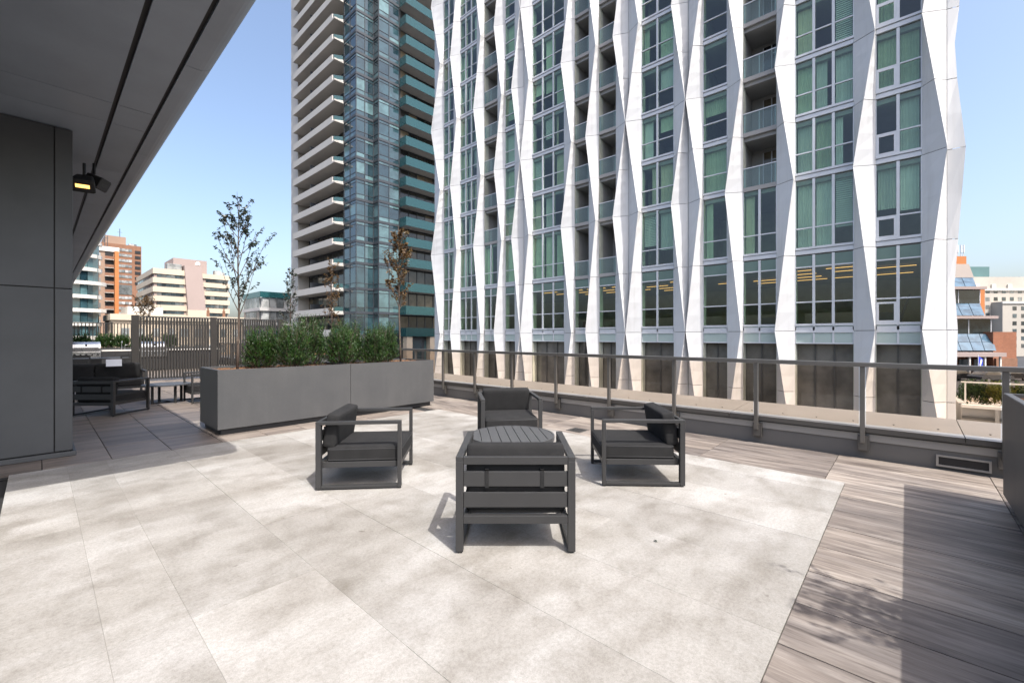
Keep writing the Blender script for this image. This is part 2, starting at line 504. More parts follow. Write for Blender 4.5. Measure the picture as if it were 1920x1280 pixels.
M['blacktop'] = facade_mat("asphalt", (0.055, 0.055, 0.057), 0.9, 0.15, 0.05, 3.0)
M['concrete'] = facade_mat("street_concrete", (0.36, 0.34, 0.31), 0.9, 0.1, 0.1, 1.5)
M['bark'] = paint("young_bark", (0.10, 0.075, 0.06), 0.9, 0, 0.25, 20, 0.2)
M['yew'] = leaf_mat("yew_needles", (0.012, 0.036, 0.008), (0.030, 0.078, 0.014), (0.085, 0.145, 0.025), 0.2)
M['leafdark'] = leaf_mat("dark_green_leaves", (0.022, 0.036, 0.024), (0.036, 0.052, 0.034), (0.06, 0.06, 0.035), 0.2)
M['leafrust'] = leaf_mat("rusty_leaves", (0.10, 0.055, 0.022), (0.15, 0.085, 0.03), (0.12, 0.11, 0.04), 0.3)
M['leafyel'] = leaf_mat("yellow_green_leaves", (0.08, 0.12, 0.02), (0.16, 0.19, 0.03), (0.30, 0.27, 0.03), 0.3)
M['lamp'] = emit_mat("lit_lamp_face", (1.0, 0.50, 0.12), 1.6)
M['paper'] = paint("white_paper", (0.75, 0.77, 0.82), 0.8, 0, 0.03)
M['flagblue'] = paint("blue_white_banner", (0.03, 0.06, 0.45), 0.8, 0, 0.05)
M['tyre'] = paint("tyre_rubber", (0.02, 0.02, 0.02), 0.85)
M['teal_roof'] = facade_mat("green_copper_roof", (0.10, 0.19, 0.19), 0.6, 0.08)

rng = random.Random(11)
GZ = -4.2          # street level

# ================================================================== SETTING
g = MB().quad((-3000, -3000, GZ), (3000, -3000, GZ), (3000, 3000, GZ), (-3000, 3000, GZ))
struct("street_ground", g, M['blacktop'])
# pavement round the white building
struct("pavement", MB().box(22, 31.2, -14, 36, GZ - 0.2, GZ + 0.13), M['concrete'])

# terrace body
tb = MB().box(-6, 6.95, -7, 29.2, GZ, -0.055)
struct("terrace_base", tb, M['joint'])

# stone patio slabs ---------------------------------------------------
patio = struct("stone_patio", MB().box(-0.215, 5.60, 0.475, 7.20, -0.05, 0.0), M['grout'])
xs = [-0.22, 0.22, 0.55, 1.205, 1.86, 2.53, 3.20, 3.88, 4.54, 5.20, 5.605]
GAP = 0.0009
for i in range(len(xs) - 1):
    if i in (0, 1): ys = [0.47, 0.82, 2.825, 4.83, 6.83, 7.205]
    elif i % 2 == 0: ys = [0.47, 2.82, 4.82, 6.82, 7.205]
    else: ys = [0.47, 1.80, 3.80, 5.80, 7.205]
    for j in range(len(ys) - 1):
        dz = rng.uniform(-0.0008, 0.0008)
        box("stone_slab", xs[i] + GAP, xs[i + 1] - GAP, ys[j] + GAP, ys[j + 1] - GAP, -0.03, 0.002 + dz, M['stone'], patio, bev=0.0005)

# plank pavers: right of the patio and along the parapet --------------
deck = struct("plank_deck", MB().box(-6, 6.9, -7, 0.468, -0.05, -0.022).box(5.615, 6.9, 0.47, 28.9, -0.05, -0.022), M['joint'])
PW, PL = 0.445, 1.30
pm = MB().box(0.004, PW - 0.004, 0.003, PL - 0.003, -0.03, 0, 0.002).mesh("plank")
pm.materials.append(M['plank'])
px0 = 6.90 - PW * 24
def plank_at(x, y):
    ob("plank", pm, None, deck, (x, y, rng.uniform(-0.0008, 0.0008)))
for i in range(24):
    x = px0 + i * PW
    if x < -1.6: continue
    for y in (-0.66, -1.96, -3.26):
        plank_at(x, y)
cut = MB().box(0.004, PW - 0.004, 0.003, 1.127, -0.03, 0, 0.0015).mesh("plank"); cut.materials.append(M['plank'])
for o in [o for o in deck.children if abs(o.location.y + 0.66) < 0.01 and o.location.x < 5.55]:
    o.data = cut                                              # trimmed where the stone starts
for i in range(3):
    x = 6.90 - PW * (3 - i)
    for k in range(21):
        plank_at(x, 0.64 + k * PL)
edge = MB().box(5.618, 5.56 + 0.0, 0.64, 28.9, -0.03, 0)

# taupe tiles behind the patio ---------------------------------------
court = struct("tiled_court", MB().box(-6, 5.55, 7.215, 28.9, -0.05, -0.022), M['joint'])
TW, TL = 0.585, 1.33
tm = MB().box(0.004, TW - 0.004, 0.004, TL - 0.004, -0.03, 0, 0.0015).mesh("floor_tile"); tm.materials.append(M['tile'])
tm0 = MB().box(0.004, TW - 0.004, 0.004, 0.85, -0.03, 0, 0.0015).mesh("floor_tile"); tm0.materials.append(M['tile'])
tx0 = 0.61 - TW * 3
for i in range(12):
    x = tx0 + i * TW
    if x + TW > 5.56: continue
    ob("floor_tile", tm0, None, court, (x, 7.225, 0))
    for k in range(16):
        y = 8.085 + k * TL
        if y > 27.5: continue
        ob("floor_tile", tm, None, court, (x, y, rng.uniform(-0.0008, 0.0008)))

# floor drain
dr = thing("floor_drain", "small square dark drain grate in plank floor behind the patio corner", "drain", (5.86, 3.92, 0.001))
box("drain_frame", -0.13, 0.13, -0.13, 0.13, 0, 0.005, M['midmetal'], dr)
for k in range(7):
    box("grate_bar", -0.11, 0.11, -0.105 + k * 0.033, -0.09 + k * 0.033, 0.005, 0.009, M['darkmetal'], dr)

# ================================================================== PARAPET + RAILING
pw = thing("parapet_wall", "low grey parapet wall with pale metal coping below the railing", "parapet wall", (6.95, 8, GZ))
box("wall_body", 6.95, 8.05, -7, 29.2, GZ, 0.335, M['parapet'], pw, neg(pw))
yy = -7.0
cw = 2.42
k = 0
y = -0.48 - cw * 2
while y < 29:
    m = MB().prism([(6.90, 0.36), (8.10, 0.41), (8.10, 0.425), (6.90, 0.385)], 1, y + 0.004, y + cw - 0.004)
    c = ob("coping_panel", m, M['coping'], pw, neg(pw))
    box("coping_edge", 6.893, 6.905, y + 0.004, y + cw - 0.004, 0.325, 0.384, M['midmetal'], c)
    s = MB()
    for t in range(6):
        yy = y + 0.2 + t * 0.4
        s.tube([(7.25, yy, 0.396), (7.25, yy, 0.4045)], 0.010, 6)
    ob("fastener_row", s, M['midmetal'], c)
    y += cw
box("flashing_band", 6.935, 6.949, -7, 29.1, 0.215, 0.30, M['coping'], pw, neg(pw))
sc = ob("scupper_frame", MB().box(6.925, 6.948, -0.68, -0.25, 0.03, 0.05).box(6.925, 6.948, -0.68, -0.25, 0.14, 0.16).box(6.925, 6.948, -0.68, -0.66, 0.05, 0.14).box(6.925, 6.948, -0.27, -0.25, 0.05, 0.14), M['coping'], pw, neg(pw))
box("scupper_opening", 6.940, 6.9485, -0.66, -0.27, 0.05, 0.14, M['groove'], sc)

rail = thing("terrace_railing", "bronze metal railing with tinted glass panels along the parapet", "railing", (6.85, 8, 0.2))
posts = [-0.77 + 1.172 * i for i in range(-4, 26)]
rl = neg(rail)
box("top_rail", 6.815, 6.895, posts[0], posts[-1], 1.135, 1.19, M['railmetal'], rail, rl, 0.006)
pmesh = MB().box(-0.028, 0.028, -0.024, 0.024, 0.20, 1.135, 0.004).mesh("post"); pmesh.materials.append(M['railmetal'])
bmesh_ = MB().box(0.02, 0.085, -0.05, 0.05, 0.10, 0.28, 0.005).box(0.02, 0.085, -0.062, -0.052, 0.09, 0.29).mesh("bracket"); bmesh_.materials.append(M['midmetal'])
for i, yv in enumerate(posts):
    p = ob("post", pmesh, None, rail, (6.855 + rl[0], yv + rl[1], rl[2]))
    ob("bracket", bmesh_, None, p, (0.0, 0, 0))
    if i < len(posts) - 1:
        box("glass_panel", 6.850, 6.860, yv + 0.035, posts[i + 1] - 0.035, 0.43, 1.13, M['railglass'], rail, rl)

# ================================================================== CANOPY, COLUMN, SPOT LIGHTS
can = thing("soffit_canopy", "deep grey metal panel soffit overhang with dark linear grooves", "canopy", (0, 10, 4.13))
cl = neg(can)
SZ = 4.13
box("canopy_core", -7, 1.02, 3.71, 36, SZ + 0.03, 4.75, M['groove'], can, cl)
ysp = [3.70, 6.60, 7.22, 9.3, 11.9, 14.5, 17.1, 19.7, 22.3, 24.9, 27.5, 30.1, 33, 36]
xsp = [(-3.2, -1.0), (-0.985, 0.563), (0.600, 0.920), (0.957, 1.06)]
for a, b in zip(ysp[:-1], ysp[1:]):
    for (x0, x1) in xsp[:3]:
        box("soffit_panel", x0 + 0.003, x1 - 0.003, a + 0.004, b - 0.004, SZ, SZ + 0.03, M['soffit'], can, cl)
ye = [3.70, 5.15, 8.2, 11.3, 14.4, 17.5, 20.6, 23.7, 26.8, 29.9, 33, 36]
for a, b in zip(ye[:-1], ye[1:]):
    prof = [(0.955, SZ)] + [(1.06 + 0.13 * math.sin(t), SZ + 0.13 - 0.13 * math.cos(t)) for t in [R(q) for q in range(0, 91, 15)]] + [(1.19, 4.75), (1.03, 4.75), (1.03, SZ + 0.05), (0.955, SZ + 0.05)]
    ob("edge_panel", MB().prism(prof, 1, a + 0.003, b - 0.003), M['soffit'], can, cl)

colm = thing("clad_column", "large dark grey metal clad column under the canopy", "column", (-1.3, 8.4, 0))
ml = neg(colm)
box("column_core", -3.0, 0.27, 7.86, 9.1, 0.0, SZ - 0.002, M['groove'], colm, ml)
for (z0, z1) in ((0.075, 2.105), (2.117, SZ - 0.01)):
    for (x0, x1) in ((-3.0, -1.6), (-1.588, 0.124), (0.136, 0.29)):
        box("cladding_panel", x0, x1, 7.83, 7.862, z0, z1, M['clad'], colm, ml, 0.002)
    box("cladding_panel", 0.262, 0.288, 7.866, 9.1, z0, z1, M['clad'], colm, ml, 0.002)
box("base_trim", -3.0, 0.32, 7.79, 7.828, 0.004, 0.062, M['clad'], colm, ml, 0.004)
box("base_trim", 0.29, 0.32, 7.829, 9.1, 0.004, 0.062, M['clad'], colm, ml, 0.004)

# two spot heads
def spot(label, loc, rz, tilt, lit):
    t = thing("spot_light", label, "spot light", loc, rz, "spot lights on the column")
    ob("stem", MB().tube([(0, 0, 0.10), (0, 0, 0.26)], 0.018, 8), M['groove'], t)
    h = MB()
    ca, sa = math.cos(tilt), math.sin(tilt)
    def rot(p): return (p[0], p[1] * ca - p[2] * sa, p[1] * sa + p[2] * ca)
    rings = [(-0.09, 0.05, 0.05), (-0.07, 0.09, 0.075), (0.05, 0.115, 0.085), (0.13, 0.125, 0.09), (0.135, 0.115, 0.08)]
    vs = []
    for (yy, wx, wz) in rings:
        for (a, b) in ((-1, -0.8), (-0.8, -1), (0.8, -1), (1, -0.8), (1, 0.8), (0.8, 1), (-0.8, 1), (-1, 0.8)):
            vs.append(rot((a * wx, -yy, b * wz)))
    fs = []
    for i in range(len(rings) - 1):
        for q in range(8):
            fs.append((i * 8 + q, i * 8 + (q + 1) % 8, (i + 1) * 8 + (q + 1) % 8, (i + 1) * 8 + q))
    fs += [tuple(range(8)), tuple(range(32, 40))]
    h.add(vs, fs)
    ob("lamp_housing", h, M['plinth'], t)
    f = MB().add([rot((a * 0.07, -0.1375, b * 0.024)) for a, b in ((-1, -1), (1, -1), (1, 1), (-1, 1))], [(0, 1, 2, 3)])
    ob("lamp_face", f, M['lamp'] if lit else M['groove'], t)
spot("lit black spot light with a glowing warm face beside the column top", (0.42, 8.32, 3.62), R(-12), R(38), True)
spot("unlit black spot light tucked behind the lit one under the soffit", (0.55, 8.85, 3.80), R(60), R(25), False)

# ================================================================== FURNITURE
def make_chair(name="lounge_chair"):
    t = thing(name, "", "chair")
    dm, fb = M['darkmetal'], M['fabric']
    W2, D2, H, T = 0.415, 0.41, 0.67, 0.052
    # local: back at -y, front at +y
    for s in (-1, 1):
        x0, x1 = (s * W2 - (T if s > 0 else 0), s * W2 + (0 if s > 0 else T))
        m = MB()
        m.box(x0, x1, -D2, -D2 + 0.05, 0.012, H - 0.0325, 0.003)
        m.box(x0, x1, D2 - 0.035, D2, 0.012, H - 0.0325, 0.003)
        m.box(x0 - 0.0, x1 + 0.0, -D2, D2, H - 0.032, H, 0.003)
        m.box(x0 + 0.004, x1 - 0.004, -D2 + 0.051, D2 - 0.036, 0.013, 0.042, 0.003)
        f = ob("side_frame", m, dm, t)
        for yv in (-D2 + 0.025, D2 - 0.018):
            ob("foot", MB().tube([((x0 + x1) / 2, yv, 0.0), ((x0 + x1) / 2, yv, 0.0125)], 0.017, 10), M['plinth'], f)
    xi = W2 - T - 0.001
    box("top_rail", -xi, xi, -D2, -D2 + 0.035, H - 0.055, H - 0.001, dm, t, bev=0.003)
    sf = MB()
    sf.box(-xi, xi, -D2 + 0.002, -D2 + 0.045, 0.205, 0.262, 0.003).box(-xi, xi, D2 - 0.05, D2 - 0.012, 0.205, 0.262, 0.003)
    for s in (-1, 1):
        sf.box(*(sorted((s * xi, s * (xi - 0.03)))), -D2 + 0.046, D2 - 0.051, 0.205, 0.262, 0.003)
    ob("seat_frame", sf, dm, t)
    for q in range(5):
        yq = -D2 + 0.12 + q * 0.145
        box("seat_slat", -xi + 0.031, xi - 0.031, yq, yq + 0.06, 0.235, 0.255, dm, t)
    for z0 in (0.315, 0.460):
        box("back_slat", -xi, xi, -D2 + 0.012, -D2 + 0.030, z0, z0 + 0.105, dm, t, bev=0.003)
    sc_ = ob("seat_cushion", rounded_block(0.715, 0.74, 0.155, 0.028, 0.014), fb, t, (0, 0.045, 0.3335), smooth=True)
    for zz in (-0.052, 0.052):
        lp = [(sx * 0.352, sy * 0.364, zz + 0.003 * math.sin(7 * sx + 3 * sy)) for sx, sy in ((-0.97, -1), (0.97, -1), (1, -0.97), (1, 0.97), (0.97, 1), (-0.97, 1), (-1, 0.97), (-1, -0.97), (-0.97, -1))]
        ob("piping", MB().tube(lp, 0.0075, 6, False), M['piping'], sc_, smooth=True)
    bc = ob("back_cushion", rounded_block(0.70, 0.345, 0.135, 0.032, 0.014), fb, t, smooth=True)
    bc.rotation_euler = (R(81), 0, 0)
    bc.location = (0, -D2 + 0.125, 0.562)
    # seat seam piping omitted from silhouettes; straps over the upper slat
    inv = bc.rotation_euler.to_matrix().to_4x4()
    inv.translation = bc.location
    inv = inv.inverted()
    for sx in (-0.20, 0.185):
        st = ob("strap", MB().box(sx - 0.013, sx + 0.013, -D2 + 0.007, -D2 + 0.0115, 0.452, 0.578).box(sx - 0.013, sx + 0.013, -D2 + 0.007, -D2 + 0.05, 0.572, 0.578), M['fabric'], bc)
        st.matrix_local = inv
    return t

def frame_pos(fwd, right):
    a = R(42.4)
    return (fwd * math.cos(a) + right * math.sin(a), fwd * math.sin(a) - right * math.cos(a), 0.0035)
CAMYAW = R(42.4 - 90)      # local +y looks away from the camera
chair = make_chair()
G1 = "charcoal lounge chairs around the slatted table"
chair.location = frame_pos(3.40, 0.025); chair.rotation_euler = (0, 0, CAMYAW + R(0.0))
tag(chair, "near charcoal lounge chair seen from behind, showing back slats and straps", "chair", G1)
def place(loc, rz, label, group):
    c = copy_tree(chair)
    c.location = loc; c.rotation_euler = (0, 0, rz)
    return tag(c, label, "chair", group)
place(frame_pos(4.66, -1.545), CAMYAW - R(90) + R(5), "charcoal lounge chair left of the slatted table, its back toward the planter", G1)
place(frame_pos(4.74, 1.335), CAMYAW + R(90) - R(2), "charcoal lounge chair right of the slatted table, its back toward the railing's right end", G1)
place(frame_pos(6.20, -0.055), CAMYAW + R(180) + R(8), "charcoal lounge chair facing the camera beyond the slatted table", G1)

# round slatted table
tbl = thing("round_table", "round dark grey slatted coffee table in the middle of four chairs", "table", frame_pos(4.79, 0.0), CAMYAW + R(7))
TR = 0.47
nsl = 9
sw = 2 * (TR - 0.022) / nsl
for i in range(nsl):
    x0 = -(TR - 0.022) + i * sw + 0.004; x1 = x0 + sw - 0.008
    rr = TR - 0.0225
    poly = []
    N = 5
    for k in range(N + 1):
        x = x0 + (x1 - x0) * k / N
        poly.append((x, math.sqrt(max(rr * rr - x * x, 0.0))))
    poly = poly + [(x, -yv) for x, yv in reversed(poly)]
    poly = [p for j, p in enumerate(poly) if j == 0 or (abs(p[0] - poly[j - 1][0]) + abs(p[1] - poly[j - 1][1])) > 1e-5]
    ob("table_slat", MB().prism(poly, 2, 0.400, 0.421), M['tabletop'], tbl)
ring = MB()
NS = 64
for k in range(NS):
    a, b = 2 * math.pi * k / NS, 2 * math.pi * (k + 1) / NS
    pts = []
    for (r_, z_) in ((TR - 0.022, 0.375), (TR, 0.375), (TR, 0.423), (TR - 0.022, 0.423)):
        pts.append((r_ * math.cos(a), r_ * math.sin(a), z_)); pts.append((r_ * math.cos(b), r_ * math.sin(b), z_))
    ring.add(pts, [(0, 2, 3, 1), (2, 4, 5, 3), (4, 6, 7, 5), (6, 0, 1, 7)])
ob("rim", ring, M['tabletop'], tbl)
lg = MB().box(-0.28, -0.24, -0.02, 0.02, 0.0, 0.372, 0.003).mesh("leg"); lg.materials.append(M['darkmetal'])
for k in range(4):
    ob("leg", lg, None, tbl, (0, 0, 0), R(45 + 90 * k))
cb = MB().box(-0.239, 0.239, -0.018, 0.018, 0.365, 0.388).mesh("cross_bar"); cb.materials.append(M['darkmetal'])
ob("cross_bar", cb, None, tbl, (0, 0, 0), R(45)); ob("cross_bar", cb, None, tbl, (0, 0, -0.024), R(135))
cb2 = MB().box(-0.239, 0.239, -0.018, 0.018, 0.0, 0.02).mesh("base_bar"); cb2.materials.append(M['darkmetal'])
ob("base_bar", cb2, None, tbl, (0, 0, 0), R(45)); ob("base_bar", cb2, None, tbl, (0, 0, 0.0205), R(135))

# ---- seating behind the planter
G2 = "dark lounge seats behind the planter"
place((0.97, 11.62, 0.001), math.atan2(-0.74, 0.67), "dark lounge chair seen from behind beside the column", G2)
place((2.72, 12.25, 0.001), R(90), "dark lounge chair half hidden behind the planter's left end", G2)
def make_sofa(loc, rz, label, width):
    t = thing("outdoor_sofa", label, "sofa", loc, rz)
    W2 = width / 2; D2 = 0.42
    for s in (-1, 1):
        x0, x1 = sorted((s * W2, s * (W2 - 0.05)))
        m = MB().box(x0, x1, -D2, -D2 + 0.05, 0, 0.70).box(x0, x1, D2 - 0.05, D2, 0, 0.64).box(x0, x1, -D2 + 0.051, D2 - 0.051, 0.60, 0.64).box(x0, x1, -D2 + 0.051, D2 - 0.051, 0.0, 0.035)
        ob("side_frame", m, M['darkmetal'], t)
    box("seat_frame", -W2 + 0.051, W2 - 0.051, -D2, D2, 0.20, 0.26, M['darkmetal'], t)
    for z0 in (0.32, 0.46, 0.60):
        box("back_slat", -W2 + 0.051, W2 - 0.051, -D2, -D2 + 0.03, z0, z0 + 0.1, M['darkmetal'], t)
    n = 2
    w = (width - 0.11) / n
    for i in range(n):
        cx = -W2 + 0.055 + w * (i + 0.5)
        ob("seat_cushion", rounded_block(w - 0.01, 0.76, 0.16, 0.03, 0.012, 5), M['fabric'], t, (cx, 0.04, 0.345), smooth=True)
        b = ob("back_cushion", rounded_block(w - 0.01, 0.40, 0.14, 0.035, 0.012, 5), M['fabric'], t, (cx, -D2 + 0.13, 0.62), smooth=True)
        b.rotation_euler = (R(80), 0, 0)
    return t
make_sofa((0.95, 14.95, 0.001), R(180), "long dark outdoor sofa facing the camera behind the lone dark chair", 1.9)
tag_o = ob("paper_tag", MB().box(-0.15, 0.15, -0.004, 0.004, -0.09, 0.09), M['paper'], None, (1.30, 15.01, 0.845))
tag_o.rotation_euler = (R(-8), 0, 0)
tag(tag_o, "white paper notice lying on the back of the dark sofa", "paper")

t2 = thing("coffee_table", "round dark coffee table with solid top behind the planter", "table", (2.0, 12.62, 0.001))
m = MB()
NS = 40
pol = [(0.46 * math.cos(2 * math.pi * k / NS), 0.46 * math.sin(2 * math.pi * k / NS)) for k in range(NS)]
ob("table_top", m.prism(pol, 2, 0.40, 0.425), M['tabletop'], t2)
for k in range(4):
    ob("leg", MB().box(0.28, 0.32, -0.02, 0.02, 0.0, 0.399), M['darkmetal'], t2, (0, 0, 0), R(20 + 90 * k))
ob("base_bar", MB().box(-0.279, 0.279, -0.015, 0.015, 0.0, 0.02), M['darkmetal'], t2, (0, 0, 0), R(20))
ob("base_bar", MB().box(-0.279, 0.279, -0.015, 0.015, 0.0205, 0.04), M['darkmetal'], t2, (0, 0, 0), R(110))

# ---- dining set
dt = thing("dining_table", "dark rectangular dining table in front of the grills", "table", (1.35, 21.6, 0.001))
box("table_top", -1.0, 0.9, -0.4, 0.4, 0.71, 0.75, M['tabletop'], dt)
for sx in (-0.95, 0.82):
    for sy in (-0.36, 0.30):
        box("leg", sx, sx + 0.06, sy, sy + 0.06, 0, 0.709, M['darkmetal'], dt)
def dining_chair(loc, rz, label):
    t = thing("dining_chair", label, "chair", loc, rz, "dark dining chairs by the grills")
    box("seat", -0.25, 0.25, -0.24, 0.26, 0.42, 0.46, M['darkmetal'], t)
    for sx in (-0.25, 0.21):
        box("leg", sx, sx + 0.04, -0.25, -0.21, 0, 0.88, M['darkmetal'], t)
        box("leg", sx, sx + 0.04, 0.22, 0.26, 0, 0.66, M['darkmetal'], t)
        box("armrest", sx, sx + 0.04, -0.209, 0.26, 0.661, 0.69, M['darkmetal'], t)
    for z0 in (0.55, 0.67, 0.79):
        box("back_slat", -0.209, 0.209, -0.245, -0.225, z0, z0 + 0.09, M['darkmetal'], t)
dining_chair((2.15, 20.65, 0.001), R(8), "dark slat back dining chair next to the screen post")
dining_chair((0.95, 20.95, 0.001), 0.0, "dark slat back dining chair left end of the dining table")

# ---- grills and counter
kc = thing("kitchen_counter", "dark outdoor kitchen counter with pale worktop and tap", "counter", (3.4, 25.6, 0))
kl = neg(kc)
for i in range(5):
    box("cabinet_panel", 1.80 + i * 0.42, 2.21 + i * 0.42, 25.02, 25.06, 0.06, 0.90, M['darkmetal'], kc, kl)
box("cabinet_body", 0.2, 6.0, 25.07, 25.7, 0.0, 0.90, M['plinth'], kc, kl)
box("worktop", 1.79, 3.05, 25.0, 25.72, 0.901, 0.945, M['offwhite'], kc, kl)
box("worktop", 3.96, 6.0, 25.0, 25.72, 0.901, 0.945, M['offwhite'], kc, kl)
tp = ob("tap", MB().tube([(2.45, 25.45, 0.945), (2.45, 25.45, 1.28), (2.45, 25.40, 1.33), (2.45, 25.28, 1.33), (2.45, 25.22, 1.27)], 0.014, 8), M['steel'], kc, kl)
ob("tap_handle", MB().tube([(2.56, 25.45, 0.945), (2.56, 25.45, 1.15)], 0.012, 8).tube([(2.56, 25.45, 1.15), (2.64, 25.45, 1.17)], 0.008, 6), M['steel'], tp)
def grill(x, label):
    t = thing("gas_grill", label, "grill", (x, 25.3, 0.0), 0, "stainless grills built into the counter")
    box("burner_panel", -0.44, 0.44, -0.37, -0.32, 0.66, 0.90, M['steel'], t, bev=0.008)
    box("firebox", -0.44, 0.44, -0.319, 0.30, 0.62, 0.93, M['steel'], t)
    prof = [(-0.33, 0.94), (-0.34, 1.06), (-0.29, 1.20), (-0.17, 1.29), (0.05, 1.31), (0.26, 1.27), (0.30, 0.94)]
    lid = ob("lid", MB().prism(prof, 0, -0.43, 0.43), M['steel'], t)
    ob("handle", MB().tube([(-0.36, -0.40, 1.06), (0.36, -0.40, 1.06)], 0.016, 8).tube([(-0.34, -0.40, 1.06), (-0.34, -0.335, 1.06)], 0.01, 6).tube([(0.34, -0.40, 1.06), (0.34, -0.335, 1.06)], 0.01, 6), M['midmetal'], lid)
    ob("gauge", MB().tube([(0, -0.335, 1.15), (0, -0.30, 1.17)], 0.04, 12), M['plinth'], lid)
    for k in range(5):
        ob("knob", MB().tube([(-0.34 + k * 0.17, -0.372, 0.78), (-0.34 + k * 0.17, -0.41, 0.78)], 0.032, 12), M['plinth'], t)
grill(1.32, "stainless gas grill partly hidden by the column")
grill(3.50, "stainless gas grill seen through the slatted screen")

# ---- slatted screens
def screen(name, label, cat, x0, x1, y, h, post_xs, pitch, wd, dp, z0=0.06, pw_=0.19):
    t = thing(name, label, cat, ((x0 + x1) / 2, y, 0))
    sl = neg(t)
    for px_ in post_xs:
        box("post", px_ - pw_ / 2, px_ + pw_ / 2, y - 0.06, y + 0.06, 0, h, M['screen'], t, sl)
    zz = sorted(post_xs)
    for a, b in zip(zz[:-1], zz[1:]):
        box("top_rail", a + pw_ / 2, b - pw_ / 2, y - 0.03, y + 0.03, h - 0.06, h - 0.02, M['darkmetal'], t, sl)
        box("bottom_rail", a + pw_ / 2, b - pw_ / 2, y - 0.03, y + 0.03, z0, z0 + 0.04, M['darkmetal'], t, sl)
    me = MB().box(-wd / 2, wd / 2, -dp / 2, dp / 2, z0 + 0.041, h - 0.061).mesh("slat"); me.materials.append(M['screen'])
    x = x0 + pw_ / 2 + pitch * 0.6
    while x < x1 - pw_ / 2:
        if min(abs(x - q) for q in post_xs) > pw_ / 2 + wd * 0.6:
            ob("slat", me, None, t, (x + sl[0], y + sl[1], 0))
        x += pitch
    return t
screen("slatted_screen", "tall dark vertical slat privacy screen with two wide posts", "privacy screen", 2.10, 6.85, 19.2, 2.24, [2.19, 4.42, 6.76], 0.083, 0.046, 0.09)
screen("slat_fence", "thin bar fence along the terrace's far edge behind the grills", "fence", -2.0, 6.85, 28.6, 2.22, [-2.0, 0.2, 2.4, 4.6, 6.8], 0.125, 0.035, 0.05, pw_=0.07)

# ================================================================== PLANTERS AND PLANTS
def planter(label, x0, x1, y0, y1, h, joints, seed, group=None, axis=0):
    t = thing("planter_box", label, "planter", ((x0 + x1) / 2, (y0 + y1) / 2, 0), 0, group)
    l = neg(t)
    box("plinth", x0 + 0.06, x1 - 0.06, y0 + 0.06, y1 - 0.06, 0.003, 0.094, M['plinth'], t, l)
    cuts_ = [x0] + joints + [x1] if axis == 0 else [y0] + joints + [y1]
    for a, b in zip(cuts_[:-1], cuts_[1:]):
        if axis == 0: bx = (a + 0.003, b - 0.003, y0, y1)
        else: bx = (x0, x1, a + 0.003, b - 0.003)
        m = MB()
        T = 0.05
        X0, X1, Y0, Y1 = bx
        o_ = [(X0, Y0), (X1, Y0), (X1, Y1), (X0, Y1)]
        i_ = [(X0 + T, Y0 + T), (X1 - T, Y0 + T), (X1 - T, Y1 - T), (X0 + T, Y1 - T)]
        vs = [(*p, 0.095) for p in o_] + [(*p, h) for p in o_] + [(*p, h) for p in i_] + [(*p, h - 0.2) for p in i_]
        fs = [(3, 2, 1, 0)]
        for k in range(4):
            n = (k + 1) % 4
            fs += [(k, n, 4 + n, 4 + k), (4 + k, 4 + n, 8 + n, 8 + k), (8 + k, 8 + n, 12 + n, 12 + k)]
        fs.append((12, 13, 14, 15))
        m.add(vs, fs)
        bm = bmesh.new(); me = m.mesh("planter_module"); bm.from_mesh(me)
        bmesh.ops.bevel(bm, geom=[e for e in bm.edges if max(v.co.z for v in e.verts) > h - 0.001 or abs(e.verts[0].co.z - e.verts[1].co.z) > 0.5], offset=0.004, segments=2, affect='EDGES')
        bm.to_mesh(me); bm.free()
        pmod = ob("planter_module", me, M['planter'], t, l)
        # mulch: bumpy surface
        r2 = random.Random(seed + int(a * 10))
        nx = max(4, int((X1 - X0 - 0.1) / 0.035)); ny = max(4, int((Y1 - Y0 - 0.1) / 0.035))
        vs = []; fs = []
        for iy in range(ny + 1):
            for ix in range(nx + 1):
                vs.append((X0 + 0.05 + (X1 - X0 - 0.1) * ix / nx, Y0 + 0.05 + (Y1 - Y0 - 0.1) * iy / ny, h - 0.045 + r2.uniform(-0.018, 0.024)))
        for iy in range(ny):
            for ix in range(nx):
                q = iy * (nx + 1) + ix
                fs.append((q, q + 1, q + nx + 2, q + nx + 1))
        ob("mulch", MB().add(vs, fs), M['mulch'], pmod)
    return t
planter("long grey planter box with evergreen bushes left of the chairs", 1.82, 5.87, 7.69, 8.75, 1.0, [3.94], 3)
planter("dark grey planter box cut off by the photo's right edge", 1.2, 5.84, -1.75, -0.64, 1.0, [3.5], 9)
planter("far grey planter along the railing holding two young trees", 5.35, 6.45, 12.4, 18.6, 1.0, [15.5], 15, axis=1)
planter("grey planter behind the outdoor kitchen counter", -1.5, 6.2, 26.2, 27.2, 1.02, [1.2, 3.7], 21)

def blade(p, d, side, length, width):
    """quad from p along d"""
    a = p - side * (width * 0.35); b = p + side * (width * 0.35)
    e = p + d * length
    c = e + side * (width * 0.5) - d * (length * 0.35); f = e - side * (width * 0.5) - d * (length * 0.35)
    return [a, c, e, f]

